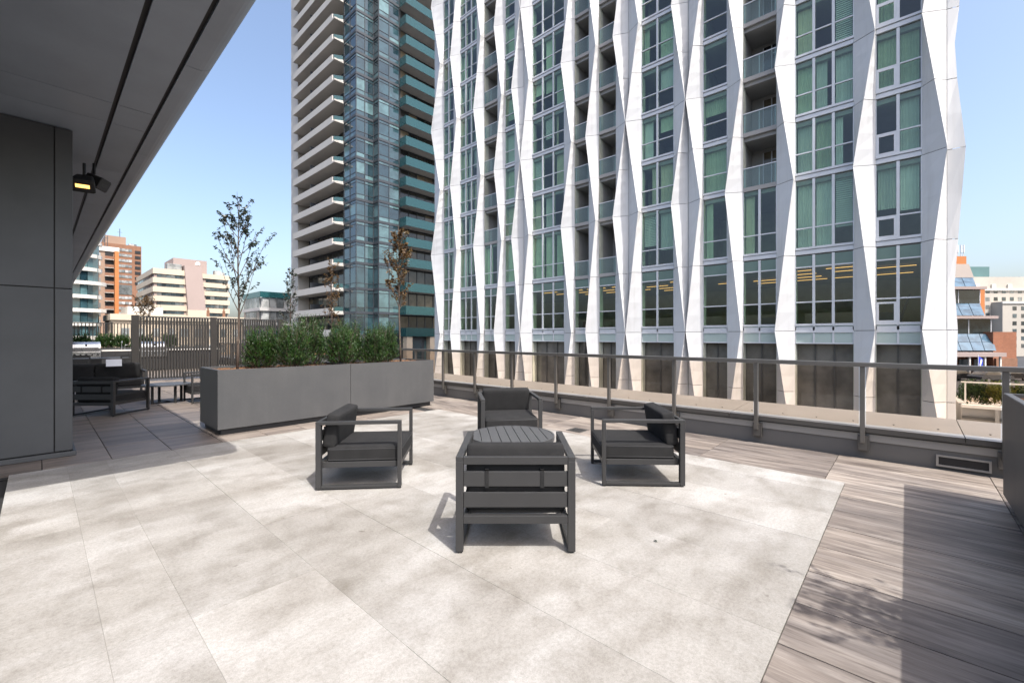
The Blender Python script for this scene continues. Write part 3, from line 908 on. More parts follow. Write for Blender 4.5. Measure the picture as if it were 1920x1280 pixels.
def bush(label, loc, rad, h, seed, mat, shoots=120, needles=26, nl=0.05, nw=0.013, group=None, cat="bush", name="yew_bush"):
    r = random.Random(seed)
    t = thing(name, label, cat, loc, r.uniform(0, 6), group)
    st = MB(); quads = []
    for k in range(shoots):
        az = r.uniform(0, 2 * math.pi)
        lead = k < shoots * 0.22
        zf = r.random() ** 0.9 * 0.58
        lean = r.uniform(0.0, 0.28) if lead else r.uniform(0.35, 1.15) * (1 - 0.55 * zf)
        rr = rad * (0.62 * (1 - zf * 0.5)) * math.sqrt(r.random())
        if lead: zf = r.uniform(0.25, 0.6)
        base = Vector((math.cos(az) * rr, math.sin(az) * rr, h * zf))
        ln = (h * (1.18 - zf) * r.uniform(0.55, 1.0)) if lead else h * r.uniform(0.24, 0.42)
        d = Vector((math.cos(az) * math.sin(lean), math.sin(az) * math.sin(lean), math.cos(lean)))
        tip = base + d * ln
        mid = base.lerp(tip, 0.5) + Vector((math.cos(az), math.sin(az), 0)) * 0.02 * h
        pts = []
        for q in range(7):
            u = q / 6
            pts.append(base * (1 - u) ** 2 + mid * 2 * u * (1 - u) + tip * u * u)
        if k % 3 == 0: st.tube([pts[0], pts[3], pts[6]], [0.006, 0.004, 0.0015], 4, False)
        for q in range(needles):
            u = 0.12 + 0.88 * (q + r.random()) / needles
            i = min(5, int(u * 6)); fpos = u * 6 - i
            p = pts[i].lerp(pts[i + 1], fpos)
            ax = (pts[i + 1] - pts[i]).normalized()
            rv = Vector((r.uniform(-1, 1), r.uniform(-1, 1), r.uniform(-0.2, 1)))
            nd = (ax * 0.75 + rv * 0.75).normalized()
            sd = nd.cross(Vector((r.uniform(-1, 1), r.uniform(-1, 1), r.uniform(-1, 1))))
            if sd.length < 1e-3: continue
            sd.normalize()
            quads.append(blade(p, nd, sd, nl * r.uniform(0.6, 1.3), nw))
    ob("stems", st, M['bark'], t)
    ob("foliage", leaf_mesh("foliage", [[tuple(v) for v in q] for q in quads]), mat, t)
    return t

BG = "evergreen bushes in the long planter"
spots_ = [(2.62, 8.30, 0.33, 0.60), (3.02, 8.00, 0.34, 0.70), (3.45, 8.30, 0.38, 0.80), (3.90, 8.00, 0.32, 0.66), (4.26, 8.38, 0.33, 0.74), (4.64, 8.04, 0.29, 0.64), (5.00, 8.22, 0.27, 0.72)]
bl = ["leftmost evergreen yew bush in the long planter, next to the dark tree", "second evergreen bush from the left in the long planter", "tallest evergreen bush, third from the left in the long planter", "middle evergreen bush above the planter's joint", "fifth evergreen bush from the left in the long planter", "sixth evergreen bush from the left in the long planter", "rightmost evergreen yew bush in the long planter, next to the rusty tree"]
for i, (x, yv, rd, hh) in enumerate(spots_):
    bush(bl[i], (x, yv, 0.945), rd * 0.86, hh * 1.06, 40 + i, M['yew'], 430, 26, 0.040, 0.011, BG)
BG2 = "evergreen bushes behind the grills"
bl2 = ["evergreen bush behind the grill nearest the column", "evergreen bush behind the kitchen tap", "evergreen bush at the screen post behind the counter", "evergreen bush seen through the slats behind the far grill", "evergreen bush right of the far grill behind the slats"]
for i, x in enumerate((1.25, 2.0, 2.6, 3.4, 4.3)):
    bush(bl2[i], (x, 26.7, 0.96), 0.42, 0.62, 70 + i, M['yew'], 170, 16, 0.08, 0.026, BG2)

def young_tree(label, loc, h, crown_z0, width, seed, mat, nb=16, leaves=420, ls=0.055, lean=0.02, group="young trees in the terrace planters"):
    r = random.Random(seed)
    t = thing("young_tree", label, "tree", loc, 0, group)
    pts = []
    n = 9
    wx, wy = r.uniform(-1, 1) * lean, r.uniform(-1, 1) * lean
    for i in range(n):
        u = i / (n - 1)
        pts.append(Vector((wx * u * h + 0.012 * math.sin(u * 9 + seed), wy * u * h + 0.012 * math.cos(u * 7 + seed), u * h)))
    def tp(z):
        u = max(0, min(0.999, z / h)) * (n - 1)
        i = int(u)
        return pts[i].lerp(pts[i + 1], u - i)
    tr = MB().tube(pts, [0.019 * (1 - 0.82 * i / (n - 1)) + 0.002 for i in range(n)], 7)
    ob("trunk", tr, M['bark'], t, smooth=True)
    br = MB(); twigs = []
    for b in range(nb):
        u = (b + r.random() * 0.7) / nb
        z0 = crown_z0 + (h * 0.93 - crown_z0) * u
        az = b * 2.4 + r.uniform(-0.5, 0.5)
        ln = width * 0.5 * r.uniform(0.75, 1.2) * (1.15 - 0.75 * u ** 1.4) * 1.5
        el = R(r.uniform(48, 70))
        p0 = tp(z0)
        d = Vector((math.cos(az) * math.cos(el), math.sin(az) * math.cos(el), math.sin(el)))
        p1 = p0 + d * ln * 0.5 + Vector((0, 0, -0.02))
        p2 = p0 + d * ln + Vector((math.cos(az) * 0.02, math.sin(az) * 0.02, ln * 0.22))
        br.tube([p0, p1, p2], [0.0075 * (1 - 0.5 * u) + 0.0015, 0.005, 0.0018], 5, False)
        twigs.append((p0, p1, p2))
        for k in range(r.randint(3, 6)):
            uu = r.uniform(0.3, 0.95)
            q0 = p0.lerp(p1, uu * 2) if uu < 0.5 else p1.lerp(p2, uu * 2 - 1)
            dd = (d + Vector((r.uniform(-1, 1), r.uniform(-1, 1), r.uniform(-0.2, 0.8))) * 0.8).normalized()
            q2 = q0 + dd * ln * r.uniform(0.22, 0.45)
            q1 = q0.lerp(q2, 0.5) + Vector((0, 0, 0.015))
            br.tube([q0, q1, q2], [0.0035, 0.0025, 0.0012], 4, False)
            twigs.append((q0, q1, q2)); twigs.append((q0, q1, q2))
    twigs.append((tp(h * 0.8), tp(h * 0.9), tp(h)))
    twigs.append((tp(h * 0.85), tp(h * 0.93), tp(h)))
    ob("branches", br, M['bark'], t)
    quads = []
    for k in range(leaves):
        a, b_, c = r.choice(twigs)
        u = r.uniform(0.25, 1.02)
        p = a * (1 - u) ** 2 + b_ * 2 * u * (1 - u) + c * u * u
        nd = Vector((r.uniform(-1, 1), r.uniform(-1, 1), r.uniform(-0.9, 0.6))).normalized()
        sd = nd.cross(Vector((r.uniform(-1, 1), r.uniform(-1, 1), r.uniform(-1, 1)))).normalized()
        L = ls * r.uniform(0.6, 1.25)
        up = nd.cross(sd) * L * 0.12
        mid = p + nd * L * 0.45
        e = p + nd * L
        quads.append([tuple(p), tuple(mid + sd * L * 0.27 + up), tuple(e), tuple(mid - sd * L * 0.27 + up)])
    ob("crown", leaf_mesh("crown", quads), mat, t)
    return t
young_tree("slim young tree with small dark leaves at the planter's left end", (2.24, 8.22, 0.945), 2.80, 0.85, 0.95, 5, M['leafdark'], 22, 1250, 0.055)
young_tree("slim young tree with rusty leaves at the planter's right end", (5.34, 8.2, 0.945), 2.98, 1.15, 0.62, 8, M['leafrust'], 30, 2300, 0.055, 0.012)
young_tree("sparse rusty young tree behind the bushes, in front of the tall tower", (6.1, 13.1, 0.955), 2.95, 0.7, 0.62, 12, M['leafrust'], 20, 1000, 0.06)
young_tree("thin green young tree at the tall tower's left edge", (5.9, 15.75, 0.955), 2.95, 0.8, 0.7, 14, M['leafdark'], 20, 800, 0.065)
young_tree("small rusty tree above the slatted screen's left post", (3.35, 26.75, 0.965), 2.35, 0.9, 1.1, 19, M['leafrust'], 22, 1000, 0.08)
young_tree("small tree in the cut off planter, its shadow on the planks", (2.72, -1.42, 0.945), 1.5, 0.55, 0.85, 23, M['leafdark'], 18, 800, 0.055)

# fallen leaves on the patio
for i, (x, yv, lab) in enumerate(((3.05, 1.36, "single dark fallen leaf on the stone right of the near chair"), (2.75, -0.30, "dry fallen leaf on the shaded planks by the cut off planter"), (4.9, 4.6, "tiny fallen leaf on the stone near the far chair"))):
    m = MB().add([(-0.022, 0, 0.004), (0, -0.008, 0.010), (0.024, 0, 0.006), (0, 0.009, 0.009)], [(0, 1, 2), (0, 2, 3)])
    o = ob("fallen_leaf", m, M['leafrust' if i else 'leafdark'], None, (x, yv, 0.003), rng.uniform(0, 6))
    tag(o, lab, "leaf", "leaves fallen on the terrace")

# ================================================================== WHITE FIN BUILDING
WX = 25.4
wb = thing("white_fin_building", "white residential block with zigzag folded vertical fins and green glass", "building", (WX + 6, 16, GZ))
wl = neg(wb)
FL = [GZ, -1.2, 1.8, 5.55, 9.25] + [9.25 + 2.92 * i for i in range(1, 10)]      # panel joints; index 2 = level 0
TOP = FL[-1]
fins = [(33.16, 31.8), (30.34, 29.46), (27.27, 26.37), (24.81, 23.95), (22.88, 21.97), (21.95, 21.1), (18.12, 17.23), (16.07, 15.28), (14.01, 13.12), (13.10, 12.24),
        (10.19, 9.37), (9.34, 8.53), (7.24, 6.46), (4.90, 4.10), (1.80, 1.03), (-0.48, -1.23)]
PR = 0.44
def apex_u(i, lev):                 # 0 = left edge (high y), 1 = right edge (low y)
    ph = (lev + (0 if i % 2 == 0 else 2)) % 4
    return {0: 1.0, 1: 0.5, 2: 0.0, 3: 0.5}[ph]
cut_z = 0.012
for i, (yl, yr) in enumerate(fins):
    core = MB(); ins = 0.035
    rows = []
    pan = []
    for k in range(len(FL) - 1):
        u0, u1 = apex_u(i, k - 2), apex_u(i, k - 1)
        z0, z1 = FL[k], FL[k + 1]
        q0, q1 = z0 + cut_z, z1 - cut_z
        N = 4
        vs = []; fs = []
        for r_ in range(N + 1):
            t_ = r_ / N
            zz = q0 + (q1 - q0) * t_
            u = u0 + (u1 - u0) * ((zz - z0) / (z1 - z0))
            ya = yl + (yr - yl) * u
            vs += [(WX, yl, zz), (WX - PR, ya, zz), (WX, yr, zz)]
            if r_ < N:
                b = r_ * 3
                fs += [(b, b + 1, b + 4, b + 3), (b + 1, b + 2, b + 5, b + 4)]
        vb = len(vs)
        # returns at the joints so the panel has an edge
        for (zz, u, off) in ((q0, u0, 0), (q1, u1, 1)):
            ya = yl + (yr - yl) * u
            vs += [(WX + 0.02, yl + (yr - yl) * 0.04, zz), (WX - PR + ins, ya + ((yl + yr) / 2 - ya) * 0.12, zz), (WX + 0.02, yr - (yr - yl) * 0.04, zz)]
        a = 0; tN = N * 3
        fs += [(0, 1, vb + 1, vb), (1, 2, vb + 2, vb + 1), (tN, tN + 1, vb + 4, vb + 3), (tN + 1, tN + 2, vb + 5, vb + 4)]
        pan.append(MB().add(vs, fs))
        cvs = []; cfs = []
        for r_ in range(N + 1):
            zz = z0 + (z1 - z0) * r_ / N
            ya = yl + (yr - yl) * (u0 + (u1 - u0) * r_ / N)
            gx, gy = WX - PR / 3 + 0.03, (yl + yr + ya) / 3
            cvs += [(gx + (X_ - gx) * 0.84, gy + (Y_ - gy) * 0.84, zz) for X_, Y_ in ((WX + 0.03, yl), (WX - PR, ya), (WX + 0.03, yr))]
            if r_ < N:
                b = r_ * 3
                cfs += [(b, b + 1, b + 4, b + 3), (b + 1, b + 2, b + 5, b + 4)]
        core.add(cvs, cfs)
    fo = ob("fin", core, M['groove'], wb, wl)
    for p in pan:
        me = bpy.data.meshes.new("fin_panel"); me.from_pydata(p.v, [], p.f); me.update()
        bm = bmesh.new(); bm.from_mesh(me); bmesh.ops.recalc_face_normals(bm, faces=list(bm.faces)); bm.to_mesh(me); bm.free()
        ob("fin_panel", me, M['white'], fo, (rng.uniform(-0.006, 0.006), rng.uniform(-0.003, 0.003), 0))
# corner return fin, turning round the right-hand end
out = {0: (0.1, -1.55), 1: (0.1, -1.5), 2: (0.12, -1.56), 3: (0.1, -1.57), 4: (0.0, -1.78), 5: (0.1, -1.54), 6: (0.1, -1.60), 7: (0.0, -1.7), 8: (0.1, -1.55), 9: (0, -1.75), 10: (0.1, -1.55), 11: (0.1, -1.6), 12: (0, -1.75), 13: (0.1, -1.55)}
cf = ob("fin", MB().box(WX + 0.25, WX + 0.9, -1.4, -1.26, GZ, TOP), M['groove'], wb, wl)
for k in range(len(FL) - 1):
    z0, z1 = FL[k] + cut_z, FL[k + 1] - cut_z
    zm = (z0 + z1) / 2
    (dx0, y0), (dx1, y1) = out[k], out[k + 1]
    ym = (y0 + y1) / 2 + (0.10 if k in (2, 5) else 0.0)
    dxm = (dx0 + dx1) / 2
    vs = [(WX, -1.245, z0), (WX + dx0, y0, z0), (WX + 1.2, y0 + 0.05, z0), (WX, -1.245, zm), (WX + dxm, ym, zm), (WX + 1.2, ym + 0.05, zm), (WX, -1.245, z1), (WX + dx1, y1, z1), (WX + 1.2, y1 + 0.05, z1)]
    ob("fin_panel", MB().add(vs, [(0, 1, 4, 3), (1, 2, 5, 4), (3, 4, 7, 6), (4, 5, 8, 7)]), M['white'], cf)

# bays: (high y, low y, columns, first balcony level or None)
bays = [(31.8, 30.34, 2, None), (29.46, 27.27, 3, None), (26.37, 24.81, 2, 2), (23.95, 22.88, 1, None), (21.1, 18.12, 3, None), (17.23, 16.07, 1, 1), (15.28, 14.01, 1, 1),
        (12.24, 10.19, 2, None), (8.53, 7.24, 1, None), (6.46, 4.90, 2, 2), (4.10, 1.80, 3, None), (1.03, -0.48, 2, None)]
mesh_cache = {}
pane_list = []
def view_px(y, z0, z1, w):
    a = R(42.4)
    d = WX * math.cos(a) + y * math.sin(a)
    s = WX * math.sin(a) - y * math.cos(a)
    yt = 632 - 810 * (z0 - 1.5) / d
    return (810 * w / d) * (810 * (z1 - z0) / d) if yt > 0 else 0.0
cu_rng = random.Random(77)
for bi, (yh_, yl_, nc, bal) in enumerate(bays):
    wB = yh_ - yl_
    # spandrel below level 0 and dark recessed lobby glazing
    sp = MB(); fr_ = MB()
    for c in range(nc):
        a = yl_ + wB * c / nc; b = yl_ + wB * (c + 1) / nc
        sp.box(WX + 0.05, WX + 0.09, a + 0.04, b - 0.04, 1.24, 1.72).box(WX + 0.05, WX + 0.09, a + 0.04, b - 0.04, 1.83, 2.10)
    for c in range(nc + 1):
        a = yl_ + wB * c / nc
        a0, a1 = max(yl_, a - 0.04), min(yh_, a + 0.04)
        fr_.box(WX + 0.02, WX + 0.10, a0, a1, 1.19, 2.16)
    fr_.box(WX + 0.03, WX + 0.101, yl_, yh_, 1.18, 1.24).box(WX + 0.0, WX + 0.101, yl_, yh_, 1.72, 1.83)
    spo = ob("spandrel_panel", sp, M['spandrel'], wb, wl)
    ob("spandrel_frame", fr_, M['frame'], spo)
    lob = ob("lobby_glass", MB().box(WX + 0.55, WX + 0.6, yl_ - 0.15, yh_ + 0.15, GZ, 1.3), M['lobby'], wb, wl)
    lf = MB()
    ncm = max(2, nc)
    for c in range(ncm + 1):
        a = yl_ + wB * c / ncm
        lf.box(WX + 0.50, WX + 0.549, a - 0.03, a + 0.03, GZ, 1.2)
    for zz in (-2.6, -2.0):
        lf.box(WX + 0.51, WX + 0.548, yl_, yh_, zz, zz + 0.05)
    ob("lobby_mullion", lf, M['midmetal'], lob)
    for k in range(2, len(FL) - 1):
        lev = k - 2
        z0, z1 = FL[k], FL[k + 1]
        hgt = z1 - z0
        if bal is not None and lev >= bal:
            # recessed balcony
            key = ('bal', bi, round(hgt, 2))
            if key not in mesh_cache:
                s_ = MB().box(WX + 0.0, WX + 1.9, yl_ + 0.002, yh_ - 0.002, -0.02, 0.20)
                rec = MB().box(WX + 1.9, WX + 2.0, yl_ - 0.1, yh_ + 0.1, 0.2, hgt - 0.02).box(WX + 0.1, WX + 1.9, yl_ - 0.12, yl_ - 0.02, 0.2, hgt - 0.02).box(WX + 0.1, WX + 1.9, yh_ + 0.02, yh_ + 0.12, 0.2, hgt - 0.02)
                door = MB().box(WX + 1.86, WX + 1.895, yl_ + 0.15, yl_ + wB * 0.62, 0.25, min(hgt - 0.25, 2.5))
                dfr = MB()
                dz = min(hgt - 0.25, 2.5)
                for yy in (yl_ + 0.12, yl_ + wB * 0.36, yl_ + wB * 0.62):
                    dfr.box(WX + 1.82, WX + 1.859, yy, yy + 0.05, 0.22, dz)
                dfr.box(WX + 1.82, WX + 1.859, yl_ + 0.171, yl_ + wB * 0.36 - 0.001, dz - 0.5, dz - 0.45)
                gl = MB().box(WX + 0.02, WX + 0.032, yl_ + 0.02, yh_ - 0.02, 0.06, 1.18)
                tr_ = MB().box(WX - 0.005, WX + 0.055, yl_, yh_, 1.185, 1.235)
                po = MB()
                for yy in ([yl_ + 0.05, (yl_ + yh_) / 2, yh_ - 0.09] if nc > 1 else [yl_ + 0.06, yh_ - 0.12]):
                    po.box(WX + 0.034, WX + 0.07, yy, yy + 0.035, 0.2, 1.184)
                mesh_cache[key] = [(n, m_.mesh(n), mt) for n, m_, mt in (("balcony", s_, M['slab']), ("recess_wall", rec, M['balcwall']), ("balcony_door", door, M['tdoor']), ("door_frame", dfr, M['frame']), ("balcony_glass", gl, M['bglass']), ("handrail", tr_, M['frame']), ("rail_post", po, M['frame']))]
                for n, me, mt in mesh_cache[key]: me.materials.append(mt)
            parts = mesh_cache[key]
            bo = ob(parts[0][0], parts[0][1], None, wb, (wl[0], wl[1], wl[2] + z0))
            for n, me, mt in parts[1:]:
                ob(n, me, None, bo)
            continue
        key = ('win', bi, round(hgt, 2), lev == 0)
        sill = 0.36
        top = hgt - 0.03
        rows = [(sill, 1.30), (1.30, top)] if lev > 0 else [(sill, 1.42), (1.42, 3.14), (3.14, top)]
        if key not in mesh_cache:
            fm = MB()
            fm.box(WX + 0.02, WX + 0.14, yl_ + 0.001, yh_ - 0.001, 0.02, 0.20)
            fm.box(WX - 0.01, WX + 0.14, yl_ + 0.001, yh_ - 0.001, 0.255, sill)
            fm.box(WX + 0.06, WX + 0.139, yl_ + 0.001, yh_ - 0.001, 0.201, 0.254)
            for c in range(nc + 1):
                a = yl_ + wB * c / nc
                w_ = 0.055 if 0 < c < nc else 0.03
                a0, a1 = max(yl_ + 0.001, a - w_), min(yh_ - 0.001, a + w_)
                fm.box(WX + 0.0, WX + 0.12, a0, a1, sill + 0.001, top)
            for (r0, r1) in rows[1:]:
                for c in range(nc):
                    a = yl_ + wB * c / nc + (0.055 if c else 0.03) + 0.001; b = yl_ + wB * (c + 1) / nc - (0.055 if c < nc - 1 else 0.03) - 0.001
                    fm.box(WX + 0.01, WX + 0.11, a, b, r0 - 0.03, r0 + 0.03)
            if bi == 11:
                a, b = yl_ + wB / 2 + 0.056, yh_ - 0.032
                for (q0, q1, s0, s1) in ((a, b, sill + 0.001, sill + 0.09), (a, b, 1.27 - 0.085, 1.269), (a, a + 0.08, sill + 0.091, 1.184), (b - 0.08, b, sill + 0.091, 1.184)):
                    fm.box(WX + 0.005, WX + 0.07, q0, q1, s0, s1)
            me = fm.mesh("window"); me.materials.append(M['frame'])
            panes = []
            for ri, (r0, r1) in enumerate(rows):
                for c in range(nc):
                    a = yl_ + wB * c / nc + (0.055 if c else 0.03); b = yl_ + wB * (c + 1) / nc - (0.055 if c < nc - 1 else 0.03)
                    pmh = MB().box(WX + 0.06, WX + 0.072, a - 0.004, b + 0.004, r0 + 0.02, r1 - 0.02)
                    pme = pmh.mesh("pane")
                    pme.materials.append(M['gspandrel'] if (lev == 0 and ri == 2) else M['wglass'])
                    panes.append((pme, (a + b) / 2, r0, r1, b - a, pmh))
            mesh_cache[key] = (me, panes)
        me, panes = mesh_cache[key]
        wo_ = ob("window", me, None, wb, (wl[0], wl[1], wl[2] + z0))
        for (pme, yc, r0, r1, w_, pmh) in panes:
            pane_list.append((view_px(yc, z0 + r0, z0 + r1, w_), pme, wo_, z0, pmh))
        # curtains and blinds inside
        for c in range(nc):
            a = yl_ + wB * c / nc + 0.07; b = yl_ + wB * (c + 1) / nc - 0.07
            pz = cu_rng.random()
            if lev == 0 or pz < 0.24: continue
            kind = cu_rng.choice(("full", "full", "half", "side", "blind"))
            zt = z0 + hgt - 0.10
            if kind == "blind":
                zb = z0 + cu_rng.choice((0.45, 1.2, 1.6))
                mcu = MB()
                nS = int((zt - zb) / 0.10)
                for s_ in range(nS):
                    zz = zb + s_ * 0.10
                    mcu.add([(WX + 0.30, a, zz), (WX + 0.30, b, zz), (WX + 0.335, b, zz + 0.085), (WX + 0.335, a, zz + 0.085)], [(0, 1, 2, 3)])
                ob("window_blind", mcu, M['curtain3'], wb, wl)
            else:
                zb = z0 + 0.40 if kind != "half" else z0 + cu_rng.uniform(0.9, 1.9)
                aa, bb = (a, b) if kind != "side" else ((a, a + (b - a) * cu_rng.uniform(0.2, 0.7)) if cu_rng.random() < 0.5 else (b - (b - a) * cu_rng.uniform(0.2, 0.7), b))
                nP = max(6, int((bb - aa) / 0.05))
                vs = []; fs = []
                for s_ in range(nP + 1):
                    yv = aa + (bb - aa) * s_ / nP
                    xo = WX + 0.34 + 0.03 * (s_ % 2) + cu_rng.uniform(-0.008, 0.008)
                    vs += [(xo, yv, zb), (xo, yv, zt)]
                    if s_ < nP: fs.append((2 * s_, 2 * s_ + 2, 2 * s_ + 3, 2 * s_ + 1))
                ob("curtain", MB().add(vs, fs), M[cu_rng.choice(('curtain', 'curtain', 'curtain2', 'curtain3'))], wb, wl)
pane_list.sort(key=lambda q: -q[0])
for q in pane_list[:300]:
    ob("pane", q[1], None, q[2])
rest = MB()
for q in pane_list[300:]:
    rest.add([(v[0], v[1], v[2] + q[3]) for v in q[4].v], q[4].f)
if rest.v:
    tag(ob("upper_panes", rest, M['wglass'], wb, wl), kind="stuff")
# interiors: slabs, back walls, partitions
for k in range(2, len(FL)):
    box("floor_slab", WX + 0.16, WX + 13.5, -1.2, 33.0, FL[k] - (0.52 if k == 3 else 0.22), FL[k] + 0.02, M['slab'], wb, wl)
iw = MB().box(WX + 4.5, WX + 4.6, -1.2, 33, FL[3] + 0.03, TOP).box(WX + 9.0, WX + 9.1, -1.2, 33, FL[2] + 0.03, FL[3] - 0.6)
for (yh2, yl2) in fins:
    iw.box(WX + 2.05, WX + 4.49, (yh2 + yl2) / 2 - 0.06, (yh2 + yl2) / 2 + 0.06, FL[3] + 0.03, TOP)
    iw.box(WX + 0.03, WX + 0.5, yl2 - 0.02, yh2 + 0.02, GZ, TOP)
ob("interior_wall", iw, M['interior'], wb, wl)
ew = MB().box(WX + 0.9, WX + 13.5, -1.45, -1.25, GZ, TOP).box(WX + 0.5, WX + 13.5, 33.0, 33.2, GZ, TOP).box(WX + 13.5, WX + 13.7, -1.45, 33.2, GZ, TOP)
ob("end_wall", ew, M['white'], wb, wl)
box("roof", WX + 0.1, WX + 13.7, -1.4, 33.2, TOP + 0.03, TOP + 0.5, M['white'], wb, wl)
# strip lights of the lit amenity floor
sl_me = MB().box(-0.014, 0.014, -0.75, 0.75, -0.025, 0).mesh("ceiling_light"); sl_me.materials.append(M['striplight'])
lr = random.Random(3)
for xi in range(4):
    for yi in range(11):
        if lr.random() < 0.38: continue
        ob("ceiling_light", sl_me, None, wb, (WX + 1.3 + xi * 1.5 + wl[0], 0.3 + yi * 2.0 + lr.uniform(-.2, .2) + wl[1], FL[3] - 0.60 + wl[2]))
# gym pieces glimpsed in the amenity floor: simple teal lit doorway leaves out
ob("amenity_furniture", MB().box(WX + 2.2, WX + 2.8, 0.2, 1.4, 1.85, 2.7).box(WX + 2.0, WX + 2.4, 4.5, 6.0, 1.85, 2.6).box(WX + 3.0, WX + 3.5, 18.5, 20.4, 1.85, 2.7).tube([(WX + 1.6, 0.3, 1.9), (WX + 2.1, -0.1, 3.5)], 0.05, 6), M['tframe'], wb, wl)

# ================================================================== TALL TOWER
TX, TY = 30.0, 57.0
tw = thing("glass_tower", "tall residential tower with white stacked balconies and teal glass", "building", (TX + 10, TY + 12, GZ))
tl = neg(tw)
TF = [1.6, 4.8, 8.2, 11.8] + [14.85 + 2.95 * i for i in range(17)]
TT = TF[-1] + 2.95
TF.append(TT)
ob("tower_core", MB().box(TX + 1.25, TX + 30, TY + 1.0, TY + 23, GZ, TT).box(TX + 0.12, TX + 1.249, TY + 0.12, TY + 3.45, GZ, TT).box(TX + 2.8, TX + 30, TY - 1.25, TY + 0.99, GZ, TT).box(TX + 0.2, TX + 2.79, TY + 0.12, TY + 0.98, GZ, TT), M['tframe'], tw, tl)
box("concrete_pier", TX - 0.6, TX + 1.2, 75.6, 78.5, GZ, TT, M['concw'], tw, tl)
tm_cache = {}
def tpart(key, build):
    if key not in tm_cache:
        tm_cache[key] = []
        for n, m_, mt in build():
            me = m_.mesh(n); me.materials.append(mt); tm_cache[key].append((n, me))
    return tm_cache[key]
def tower_window(face, a0, a1, pos, ncol, h):
    """face 'x': plane X=pos, spans y; face 'y': plane Y=pos, spans x; local z 0..h"""
    f = MB(); panes = []
    def bx(m, u0, u1, dep0, dep1, z0, z1):
        if face == 'x': m.box(pos - dep1, pos - dep0, u0, u1, z0, z1)
        else: m.box(u0, u1, pos - dep1, pos - dep0, z0, z1)
    bx(f, a0, a1, -0.1, 0.06, 0.0, 0.34)
    for (q0, q1) in ((0.341, 0.92), (0.98, h)):
        pass
    bx(f, a0, a1, -0.05, 0.03, 0.92, 0.98)
    bx(f, a0, a1, -0.05, 0.03, h - 0.42, h - 0.37)
    for c in range(ncol + 1):
        u = a0 + (a1 - a0) * c / ncol
        bx(f, max(a0, u - 0.05), min(a1, u + 0.05), -0.05, 0.045, 0.341, h - 0.001)
    for c in range(ncol):
        u0 = a0 + (a1 - a0) * c / ncol + 0.05; u1 = a0 + (a1 - a0) * (c + 1) / ncol - 0.05
        for (q0, q1) in ((0.341, 0.92), (0.98, h - 0.42), (h - 0.37, h)):
            p = MB(); bx(p, u0, u1, -0.05, -0.02, q0, q1); panes.append(("window_pane", p, M['tglass']))
    return [("tower_window", f, M['tframe'])] + panes
for k in range(len(TF) - 1):
    z0, z1 = TF[k], TF[k + 1]; h = z1 - z0
    hk = round(h, 2)
    big = z0 < 34
    def put(key, build, merge=False):
        parts = tpart(key, build)
        root = ob(parts[0][0], parts[0][1], None, tw, (tl[0], tl[1], tl[2] + z0))
        for n, me in parts[1:]:
            ob(n, me, None, root)
    put(('wx', hk), lambda: tower_window('x', TY, 60.55, TX, 2, h))
    put(('wy1', hk), lambda: tower_window('y', TX, 32.65, TY, 2, h))
    put(('wr', hk), lambda: tower_window('x', 55.6, TY - 0.05, 32.66, 1, h))
    put(('wy2', hk), lambda: tower_window('y', 32.66, 36.0, 55.55, 2, h))
    put(('ws', hk), lambda: tower_window('x', 78.5, 80.6, TX + 0.9, 1, h))
    def bal():
        s_ = MB()
        s_.box(28.6, 31.1, 60.62, 75.6, 0.0, 0.22)
        par = MB().prism([(28.6, 61.35), (28.76, 61.35), (28.76, 75.59), (28.6, 75.59)], 2, 0.221, 0.98).prism([(28.77, 61.35), (28.77, 61.47), (29.95, 60.80), (29.95, 60.68)], 2, 0.221, 0.50)
        gr = MB().prism([(28.85, 61.40), (28.85, 61.44), (29.95, 60.77), (29.95, 60.73)], 2, 0.501, 1.10)
        dv = MB().box(28.8, 31.0, 69.2, 69.25, 0.221, 1.9)
        frs = []
        for c in range(8):
            a = 61.2 + c * 1.78
            fr2 = MB().box(31.12, 31.2, a - 0.06, a + 0.06, 0.22, h - 0.02)
            frs.append(("door_frame", fr2, M['tframe']))
        parts = [("balcony", s_, M['concw']), ("parapet", par, M['concw']), ("end_rail_glass", gr, M['tbalc']), ("divider_screen", dv, M['tframe'])]
        for c in range(8):
            a = 61.2 + c * 1.78
            p = MB().box(31.15, 31.22, a + 0.06, a + 1.72, 0.22, h - 0.35)
            parts.append(("balcony_door", p, M['tdoor']))
        return parts + frs
    put(('bl', hk), bal)
    def bal2():
        s_ = MB().box(36.1, 47.5, 53.9, 56.2, 0.0, 0.22)
        gl = MB().box(36.08, 47.5, 53.86, 53.89, 0.02, 1.28).box(36.06, 36.09, 53.90, 55.5, 0.02, 1.28)
        po = MB()
        for c in range(9):
            po.box(36.2 + c * 1.4, 36.24 + c * 1.4, 53.91, 53.95, 0.22, 1.28)
        parts = [("balcony", s_, M['slab']), ("balcony_glass", gl, M['tbalc']), ("rail_post", po, M['tframe'])]
        for c in range(8):
            parts.append(("door_frame", MB().box(36.2 + c * 1.5, 36.28 + c * 1.5, 55.60, 55.659, 0.22, h), M['tframe']))
        for c in range(7):
            parts.append(("balcony_door", MB().box(36.29 + c * 1.5, 37.69 + c * 1.5, 55.66, 55.72, 0.25, h - 0.2), M['tdoor']))
        return parts
    put(('b2', hk), bal2)
